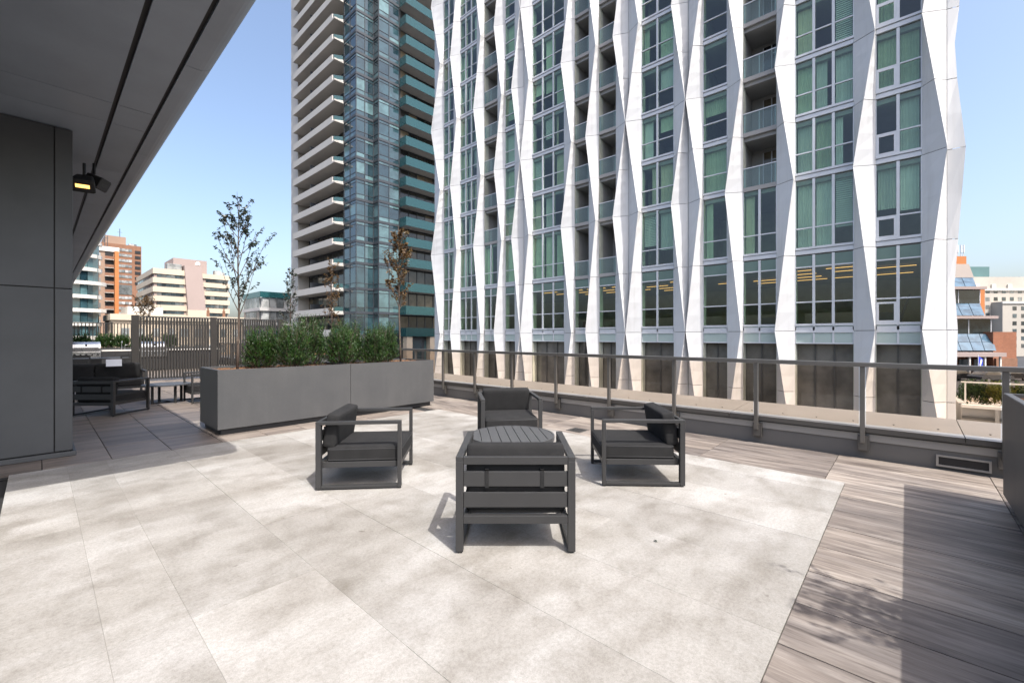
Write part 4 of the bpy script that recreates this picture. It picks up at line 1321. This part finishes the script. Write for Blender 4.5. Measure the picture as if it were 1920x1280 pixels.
# base storey with tan columns
box("base_wall", 36, 48, 55.0, 56.0, GZ, 1.55, M['tframe'], tw, tl)
for i, x in enumerate((36.3, 40.5, 44.6)):
    box("base_column", x, x + 1.0, 54.0, 54.98, GZ, 1.58, M['beige'], tw, tl)
box("base_wall", 30.0, 36.0, 56.2, 57.0, GZ, 1.58, M['tframe'], tw, tl)
for i in range(4):
    box("shop_window", 37.5 + i * 2.6, 39.6 + i * 2.6, 54.95, 54.99, -2.5, 1.0, M['tglass'], tw, tl)

# ================================================================== FAR BUILDINGS, LEFT
def windows(parent, face, pos, us, zs, w, h, mat, name="window", dep=0.08, sill=None):
    l = neg(parent)
    if face == 'y': me = MB().box(0, w, -dep, 0.12, 0, h).mesh(name)
    else: me = MB().box(-dep, 0.12, 0, w, 0, h).mesh(name)
    me.materials.append(mat)
    sm = None
    if sill:
        sm = (MB().box(-0.1, w + 0.1, -dep - 0.1, -dep - 0.001, -0.15, 0.0) if face == 'y' else MB().box(-dep - 0.1, -dep - 0.001, -0.1, w + 0.1, -0.15, 0.0)).mesh("sill")
        sm.materials.append(sill)
    for z_ in zs:
        for u in us:
            o = ob(name, me, None, parent, ((u, pos, z_) if face == 'y' else (pos, u, z_)))
            o.location = Vector(o.location) + Vector(l)
            if sm: ob("sill", sm, None, o)

# cream office block with sloped mauve shaft
oc = thing("office_block", "cream office block with ribbon windows and a sloped mauve shaft", "building", (33, 180, GZ))
ol = neg(oc)
zt = 22.3
box("wall", 23.4, 42.5, 167, 199, GZ, zt - 1.8, M['pinkpanel'], oc, ol)
for i in range(8):
    z_ = zt - 1.65 - i * 2.75
    m = MB().box(23.0, 31.6, 166.6, 199.2, z_ + 0.0, z_ + 1.65).box(31.601, 42.9, 166.6, 199.2, z_ - 0.3, z_ + 1.2 + (0.0))
    ob("spandrel_band", m, M['cream'], oc, ol)
    if i < 7:
        for c in range(6):
            box("window", 24.0 + c * 1.1, 25.06 + c * 1.1, 166.8, 166.99, z_ - 1.08, z_ - 0.02, M['fwin'], oc, ol)
        for c in range(5):
            box("window", 36.3 + c * 1.2, 37.45 + c * 1.2, 166.8, 166.99, z_ - 1.38, z_ - 0.32, M['fwin'], oc, ol)
        for c in range(7):
            box("window", 23.2, 23.39, 170 + c * 4, 173.5 + c * 4, z_ - 1.08, z_ - 0.02, M['fwin'], oc, ol)
zs0, zs1 = 10.0, 23.9
ob("sloped_shaft", MB().add([(31.3, 164.8, zs0), (35.9, 164.8, zs0), (30.6, 166.2, zs1), (35.0, 166.2, zs1), (31.3, 170, zs0), (35.9, 170, zs0), (30.6, 170, zs1), (35.0, 170, zs1)], [(0, 1, 3, 2), (1, 5, 7, 3), (4, 0, 2, 6), (2, 3, 7, 6), (5, 4, 6, 7)]), M['pinkpanel'], oc, ol)
box("shaft_base", 31.2, 36.0, 164.7, 170, 3, 9.98, M['cream'], oc, ol)
box("penthouse", 28.6, 37.5, 171, 185, zt - 1.8, zt + 4.3, M['pinkpanel'], oc, ol)
box("roof_unit", 26.6, 30.2, 167.6, 170.5, zt + 0.01, zt + 1.9, M['fwinw'], oc, ol, 0.1)
ob("roof_dome", MB().tube([(34.4, 168, zt + 2.2), (34.4, 168, zt + 2.9), (34.4, 168, zt + 3.3)], [0.75, 0.7, 0.2], 12), M['offwhite'], oc, ol)

# orange balcony block
ob1 = thing("balcony_block", "orange brick apartment block with stacked dark balconies beside the canopy edge", "building", (15, 210, GZ))
bl_ = neg(ob1)
box("wall", 11.6, 18.6, 203, 222, GZ, 31.0, M['pinkbrick'], ob1, bl_)
box("roof_band", 11.2, 18.9, 202.6, 222, 31.01, 32.6, M['offwhite'], ob1, bl_)
box("side_pier", 17.6, 18.6, 200.5, 202.98, GZ, 31.0, M['orange'], ob1, bl_)
box("side_pier", 11.4, 11.9, 201.5, 202.98, GZ, 31.0, M['offwhite'], ob1, bl_)
for i in range(11):
    z_ = 28.2 - i * 2.85
    box("window", 12.3, 14.2, 202.9, 203.05, z_ + 0.5, z_ + 2.1, M['fwinw'], ob1, bl_)
    bb = box("balcony", 15.2, 17.5, 201.6, 203.0, z_ - 0.15, z_ + 0.05, M['offwhite'], ob1, bl_)
    box("balcony_rail", 15.2, 17.5, 201.55, 201.599, z_ + 0.05, z_ + 1.05, M['brick2'], bb)
    box("balcony_opening", 15.3, 17.4, 202.85, 202.99, z_ + 0.1, z_ + 2.6, M['groove'], bb)
ob("roof_mast", MB().tube([(15.5, 206, 32.6), (15.5, 206, 40)], 0.12, 6).tube([(16.2, 207, 32.6), (16.2, 207, 37)], 0.1, 6).tube([(14.9, 206, 36), (16.4, 206, 36)], 0.08, 5), M['tframe'], ob1, bl_)

# brown brick tower behind
bt = thing("brick_tower", "brown brick tower with white window rows and dark corner windows", "building", (30, 335, GZ))
btl = neg(bt)
box("wall", 22, 39.4, 322, 350, GZ, 53, M['brick2'], bt, btl)
box("penthouse", 24.5, 33, 324, 345, 53.01, 57.5, M['pinkbrick'], bt, btl)
for i in range(17):
    z_ = 49.3 - i * 2.95
    if i in (7, 8): continue
    for c in range(4):
        box("window", 29.6 + c * 1.45, 30.95 + c * 1.45, 321.8, 321.99, z_, z_ + 1.45, M['fwinw'], bt, btl)
    box("window", 36.6, 39.0, 321.75, 321.99, z_ - 0.6, z_ + 1.0, M['groove'], bt, btl)
box("dark_window_field", 29.2, 35.4, 321.85, 321.99, 49.3 - 8 * 2.95 - 0.5, 49.3 - 7 * 2.95 + 2.0, M['fwin'], bt, btl)

# pale glass condo sliver beside the column
gc = thing("curved_condo", "pale glass condo with white curved balcony edges next to the column", "building", (7, 130, GZ))
gl_ = neg(gc)
box("core", 2.0, 8.6, 128.5, 140, GZ, 34, M['tglass'], gc, gl_)
for i in range(12):
    z_ = 1.0 + i * 2.9
    rr = 4.4
    poly = [(5.0 + rr * math.cos(t), 130.5 + 3.4 * math.sin(t)) for t in [R(q) for q in range(180, 361, 20)]]
    ext = 0.7 if i in (2, 4) else 0.0
    poly = [(x + (ext if x > 6 else 0), yv) for x, yv in poly]
    ob("balcony_band", MB().prism(poly + [(9.3, 131), (0.8, 131)], 2, z_, z_ + 0.75), M['offwhite'], gc, gl_)
    for c in range(5):
        t0, t1 = R(265 + c * 18), R(265 + c * 18 + 16.5)
        q = MB().prism([(5 + (rr - .5) * math.cos(t0), 130.5 + 2.9 * math.sin(t0)), (5 + (rr - .5) * math.cos(t1), 130.5 + 2.9 * math.sin(t1)), (5 + (rr - .6) * math.cos(t1), 130.5 + 2.8 * math.sin(t1)), (5 + (rr - .6) * math.cos(t0), 130.5 + 2.8 * math.sin(t0))], 2, z_ + 0.76, z_ + 2.88)
        ob("window", q, M['tglass'], gc, gl_)

# low beige block
lb = thing("low_beige_block", "long low beige block with flat roof behind the slatted screen", "building", (24, 130, GZ))
lbl = neg(lb)
box("wall", 10.5, 37, 125, 140, GZ, 5.2, M['beige'], lb, lbl)
box("roof_edge", 10.2, 37.3, 124.6, 140, 5.21, 6.5, M['cream'], lb, lbl)
box("roof_edge", 13.2, 19.3, 126.6, 138, 6.51, 8.3, M['offwhite'], lb, lbl)
windows(lb, 'y', 124.98, [12 + 2.6 * i for i in range(9)], (-2.2, 1.6), 1.3, 1.9, M['fwinw'], "window", 0.05)
for i, x in enumerate((27.5, 30.8)):
    ob("chimney_pot", MB().box(x, x + 0.5, 125.2, 125.7, 6.51, 8.0).tube([(x + 0.25, 125.45, 8.0), (x + 0.25, 125.45, 8.7)], 0.15, 8), M['brick2'], lb, lbl)

# tan brick block further right
tn = thing("tan_brick_block", "small distant tan brick block right of the dark leaved tree", "building", (75, 215, GZ))
tnl = neg(tn)
box("wall", 66, 84, 205, 222, GZ, 18.0, M['pinkbrick'], tn, tnl)
windows(tn, 'y', 204.98, [67 + 2.4 * i for i in range(7)], (1.0, 4.6, 8.2, 11.8, 15.0), 1.4, 1.7, M['fwinw'], "window", 0.06)
windows(tn, 'x', 65.98, [206 + 2.6 * i for i in range(6)], (1.0, 4.6, 8.2, 11.8, 15.0), 1.4, 1.7, M['fwinw'], "window", 0.06)

# low glass terrace building at the tower foot
gb = thing("low_glass_building", "low grey and glass building with teal balustrades at the tower's foot", "building", (36, 112, GZ))
gbl = neg(gb)
box("core", 33.6, 44, 106.5, 118, GZ, 10.4, M['conc'], gb, gbl)
for i in range(3):
    z_ = 1.0 + i * 3.2
    box("floor_band", 33.0, 44.2, 105.8, 118, z_, z_ + 0.7, M['conc'] if i == 2 else M['offwhite'], gb, gbl)
    for c in range(7):
        box("window", 33.7 + c * 1.5, 35.05 + c * 1.5, 106.2, 106.45, z_ + 0.75, z_ + 3.1, M['fwinw'], gb, gbl)
    for c in range(6):
        box("window", 33.25, 33.5, 107 + c * 1.8, 108.6 + c * 1.8, z_ + 0.75, z_ + 3.1, M['fwinw'], gb, gbl)
box("roof_balustrade", 33.1, 44.2, 105.9, 105.98, 10.45, 11.7, M['tbalc'], gb, gbl)
box("roof_balustrade", 33.1, 33.18, 106.0, 118, 10.45, 11.7, M['tbalc'], gb, gbl)
box("podium_balustrade", 29.5, 44, 103.0, 103.1, 1.0, 3.0, M['tbalc'], gb, gbl)
box("podium", 29.5, 44, 103.11, 105.79, GZ, 0.98, M['concrete'], gb, gbl)

# ================================================================== FAR BUILDINGS, RIGHT
A = R(42.4)
def right_frame(name, label, cat, fwd, right, rz=0.0):
    x, yv, _ = frame_pos(fwd, right)
    return thing(name, label, cat, (x, yv, GZ), CAMYAW + rz)      # local +x = right, +y = away, z from street
rb = right_frame("stepped_brick_building", "red brick building with stepped blue sloped glazing and orange roof box", "building", 65, 66)
def up(z_): return z_ - GZ
# each storey: (z bottom of slope, z top of slope, z top of window band, right end, setback at slope bottom, setback at slope top)
st_ = [(-0.5, 2.0, 4.35, 6.9, 0.0, 1.6), (4.85, 6.8, 9.0, 6.7, 1.4, 3.0), (9.45, 11.0, 11.05, 6.9, 2.8, 4.2)]
box("body", -14, 8.6, 4.6, 18, 0, up(9.0), M['brick'], rb)
for i, (za, zb_, zc, xr, sa, sb_) in enumerate(st_):
    n = 9
    x0 = -9.0
    for c in range(n):
        u0 = x0 + (xr - x0) * c / n + 0.05; u1 = x0 + (xr - x0) * (c + 1) / n - 0.05
        for (f0, f1) in ((0.0, 0.49), (0.51, 1.0)):
            q0, q1 = za + (zb_ - za) * f0, za + (zb_ - za) * f1
            s0, s1 = sa + (sb_ - sa) * f0, sa + (sb_ - sa) * f1
            sk = 1.0                                   # raking right-hand edge
            def xx(u, f): return u + sk * f * (u - x0) / (xr - x0)
            ob("sloped_pane", MB().add([(xx(u0, f0), s0, up(q0)), (xx(u1, f0), s0, up(q0)), (xx(u1, f1), s1, up(q1)), (xx(u0, f1), s1, up(q1)),
                                        (xx(u0, f0), s0 + 0.1, up(q0) - 0.05), (xx(u1, f0), s0 + 0.1, up(q0) - 0.05), (xx(u1, f1), s1 + 0.1, up(q1) - 0.05), (xx(u0, f1), s1 + 0.1, up(q1) - 0.05)],
                                       [(0, 1, 2, 3), (7, 6, 5, 4), (0, 4, 5, 1), (1, 5, 6, 2), (2, 6, 7, 3), (3, 7, 4, 0)]), M['blueglass'], rb)
    ob("slope_frame", MB().add([(x0, sa + 0.16, up(za) - 0.06), (xr + 0.1, sa + 0.16, up(za) - 0.06), (xr + 1.1, sb_ + 0.16, up(zb_) - 0.06), (x0, sb_ + 0.16, up(zb_) - 0.06)], [(0, 1, 2, 3)]), M['frame'], rb)
    if i < 2:
        xr2 = xr + 1.4
        box("band_back", x0, xr2, sb_ + 0.6, 4.59, up(zb_), up(zc), M['tframe'], rb)
        for c in range(5):
            u0 = x0 + (xr2 - x0) * c / 5 + 0.07; u1 = x0 + (xr2 - x0) * (c + 1) / 5 - 0.07
            box("window", u0, u1, sb_ + 0.45, sb_ + 0.59, up(zb_) + 0.05, up(zc) - 0.05, M['bandglass'], rb)
        for c in range(6):
            u = x0 + (xr2 - x0) * c / 5
            box("mullion", u - 0.05, u + 0.05, sb_ + 0.40, sb_ + 0.585, up(zb_) + 0.05, up(zc) - 0.05, M['frame'], rb)
        box("ledge", x0, xr2 + 0.25, sb_ - 0.4, 4.59, up(zc), up(zc) + 0.42, M['pinkpanel'], rb)
box("brick_wing", 7.05, 10.6, 0.6, 9, 0, up(2.3), M['brick'], rb)
box("wing_recess", 7.2, 10.4, 0.3, 0.59, 0, up(-1.7), M['brick2'], rb)
box("brick_pier", 8.75, 9.5, 4.0, 7, up(4.4), up(9.5), M['orange'], rb)
ob("roof_hood", MB().add([(-9, 4.3, up(11.06)), (8.1, 4.3, up(11.06)), (9.6, 6.5, up(13.6)), (-9, 6.5, up(13.6)), (-9, 8, up(11.06)), (8.1, 8, up(11.06)), (9.6, 8, up(13.6)), (-9, 8, up(13.6))],
                         [(0, 1, 2, 3), (1, 5, 6, 2), (5, 4, 7, 6), (4, 0, 3, 7), (3, 2, 6, 7), (0, 4, 5, 1)]), M['hood'], rb)
box("roof_box", 6.5, 9.3, 6.6, 7.9, up(13.61), up(14.9), M['orange'], rb)
an = MB()
for x in (7.6, 8.2, 8.8, 9.2):
    an.tube([(x, 7.0, up(14.9)), (x, 7.0, up(16.9))], 0.05, 5).box(x - 0.1, x + 0.1, 6.85, 6.95, up(15.6), up(16.8))
ob("antenna_cluster", an, M['frame'], rb)
box("canopy_roof", -9, 5.9, -2.2, -0.05, up(-1.35), up(-0.75), M['pinkpanel'], rb)
for c in range(7):
    u = -8.3 + c * 2.25
    box("canopy_post", u, u + 0.2, -2.0, -1.8, 0, up(-1.36), M['offwhite'], rb)
    if c < 6: box("shop_window", u + 0.3, u + 2.1, -0.3, -0.1, 0.5, up(-1.8), M['fwin'], rb)
flag = right_frame("banner", "small blue and white banner under the brick building's canopy", "banner", 62.0, 66.9)
box("pole", -0.03, 0.03, -0.03, 0.03, 0, 3.2, M['frame'], flag)
fl = ob("flag_cloth", MB().add([(0.03, 0, 1.5), (0.75, 0.08, 1.4), (0.7, 0.02, 2.6), (0.03, 0, 3.0)], [(0, 1, 2, 3)]), M['flagblue'], flag)
ob("white_stripe", MB().add([(0.15, -0.02, 1.6), (0.40, 0.02, 1.55), (0.6, 0.0, 2.4), (0.35, -0.02, 2.6)], [(0, 1, 2, 3)]), M['offwhite'], flag)

ls = right_frame("stone_institution", "pale stone institutional block with small square windows and green roof", "building", 130, 146)
box("wall", 1.6, 40, 0, 20, 0, up(12.2), M['limestone'], ls)
box("upper_wall", -0.6, 40, 4, 24, up(12.21), up(16.6), M['limestone'], ls)
box("side_wing", -2.6, 1.59, 3, 22, 0, up(14.4), M['limestone'], ls)
box("top_block", -3.5, 40, 10, 30, up(16.61), up(21.0), M['limestone'], ls)
box("cornice", 1.3, 40, -0.3, -0.01, up(11.6), up(12.2), M['offwhite'], ls)
box("cornice", -0.8, 40, 3.6, 3.99, up(15.9), up(16.6), M['offwhite'], ls)
ob("green_roof", MB().prism([(-1, 12), (5, 12), (5, 20), (-1, 20)], 2, up(21.01), up(24.0)).prism([(5.5, 13), (12, 13), (12, 20), (5.5, 20)], 2, up(21.01), up(24.8)), M['teal_roof'], ls)
wm = MB().box(0, 1.2, -0.05, 0.15, 0, 1.15).mesh("window"); wm.materials.append(M['fwin'])
for r_ in range(6):
    for c in range(5):
        ob("window", wm, None, ls, (4.6 + c * 2.6, 0, up(9.6 - r_ * 2.25)))
for r_ in range(2):
    for c in range(6):
        ob("window", wm, None, ls, (0.9 + c * 2.5, 4, up(15.1 - r_ * 2.35)))
for r_ in range(5):
    for c in range(2):
        ob("window", wm, None, ls, (-2.2 + c * 2.0, 3, up(12.6 - r_ * 2.4)))
for c in range(4):
    box("pilaster", -1.2 + c * 5.2, 0.0 + c * 5.2, 9.6, 9.99, up(16.61), up(18.6), M['offwhite'], ls)

# neighbouring terrace with shrubs and white rail
nt = thing("neighbour_terrace", "concrete terrace wall with horizontal fins beyond the white building", "terrace", (33, -6, GZ))
ntl = neg(nt)
box("terrace_wall", 31.4, 38, -16, -2.05, GZ, -2.02, M['concrete'], nt, ntl)
for z_ in (-3.35, -2.55):
    box("wall_fin", 31.22, 31.395, -16, -2.05, z_, z_ + 0.12, M['midmetal'], nt, ntl)
for k in range(6):
    box("wall_rib", 31.15, 31.215, -3.3 - k * 1.9, -3.16 - k * 1.9, GZ, -2.02, M['coping'], nt, ntl)
box("kerb", 31.25, 31.6, -16, -2.05, -2.015, -1.87, M['offwhite'], nt, ntl)
wr = thing("white_guard_rail", "white post guard rail with glass in front of the yellow green shrubs", "railing", (31.7, -6, -1.87))
wrl = neg(wr)
box("top_rail", 31.65, 31.72, -15.9, -2.05, -0.80, -0.73, M['offwhite'], wr, wrl)
for k in range(8):
    yv = -2.2 - k * 1.35
    box("rail_post", 31.66, 31.71, yv - 0.03, yv + 0.03, -1.866, -0.801, M['offwhite'], wr, wrl)
    if k < 7: box("glass_panel", 31.68, 31.69, yv - 1.31, yv - 0.04, -1.75, -0.85, M['railglass'], wr, wrl)
SG = "shrubs on the neighbouring terrace"
sl_ = ["green shrub behind the white guard rail against the white building", "yellow tinged shrub in the middle behind the white guard rail", "yellow green shrub left of the railing's end post", "golden shrub above the cut off planter"]
for i, (x, yv, mt) in enumerate(((32.6, -2.55, 'yew'), (32.5, -3.45, 'leafyel'), (32.7, -4.35, 'yew'), (32.6, -5.6, 'leafyel'))):
    bush(sl_[i], (x, yv, -2.0), 0.75, 1.15, 90 + i, M['leafyel' if mt == 'leafyel' else 'yew'], 200, 16, 0.11, 0.04, SG, "shrub", "terrace_shrub")

# parked cars on the street by the brick building
def car(label, fwd, right, rz, mat):
    x, yv, _ = frame_pos(fwd, right)
    t = thing("parked_car", label, "car", (x, yv, GZ + 0.002), CAMYAW + rz, "cars parked by the brick building")
    prof = [(-2.2, 0.35), (-2.25, 0.75), (-2.0, 0.92), (-1.2, 0.98), (1.0, 0.98), (2.05, 0.82), (2.2, 0.55), (2.15, 0.35)]
    ob("body", MB().prism(prof, 1, -0.88, 0.88), mat, t)
    cab = [(-1.75, 0.98), (-1.2, 1.42), (0.25, 1.45), (1.05, 0.98)]
    ob("cabin", MB().prism(cab, 1, -0.76, 0.76), M['lobby'], t)
    ob("roof", MB().box(-1.15, 0.2, -0.72, 0.72, 1.43, 1.48, 0.02), mat, t)
    for sx in (-1.35, 1.35):
        for sy in (-0.9, 0.72):
            w_ = ob("wheel", MB().tube([(sx, sy, 0.33), (sx, sy + 0.18, 0.33)], 0.33, 16), M['tyre'], t)
            ob("rim", MB().tube([(sx, sy - 0.004, 0.33), (sx, sy + 0.184, 0.33)], 0.2, 12), M['steel'], w_)
    for sy in (-0.65, 0.45):
        box("headlight", 2.12, 2.2, sy, sy + 0.2, 0.6, 0.74, M['offwhite'], t)
M['carblack'] = paint("black_car_paint", (0.015, 0.016, 0.018), 0.2, 0.2, 0.05, 2)
M['cargrey'] = paint("grey_car_paint", (0.09, 0.095, 0.10), 0.22, 0.4, 0.05, 2)
car("dark car parked under the brick building's canopy, right behind the white corner", 57, 58.6, R(5), M['carblack'])
car("grey car parked left of the railing's end post", 55, 60.9, R(4), M['cargrey'])
car("black car parked right of the railing's end post", 57, 65.4, R(5), M['carblack'])

# roof-top plant on the far blocks
for x, yv, w_, h_ in ((34.5, 326, 2.2, 1.6), (36.9, 330, 1.4, 2.2)):
    box("roof_unit", x, x + w_, yv, yv + 2, 53.01, 53.0 + h_, M['fwinw'], bt, btl)
ob("roof_mast", MB().tube([(31, 330, 57.5), (31, 330, 63)], 0.15, 6).tube([(30, 330, 61), (32, 330, 61)], 0.08, 5), M['tframe'], bt, btl)
for x, w_, h_ in ((39.2, 1.8, 1.2), (41.0, 1.0, 0.8)):
    box("roof_unit", x, x + w_, 169, 171, 22.31 - 0.75, 22.3 + h_, M['fwinw'], oc, ol)
for c in range(9):
    box("roof_rail_post", 13.3 + c * 0.7, 13.36 + c * 0.7, 126.7, 126.76, 8.31, 9.2, M['tframe'], lb, lbl)
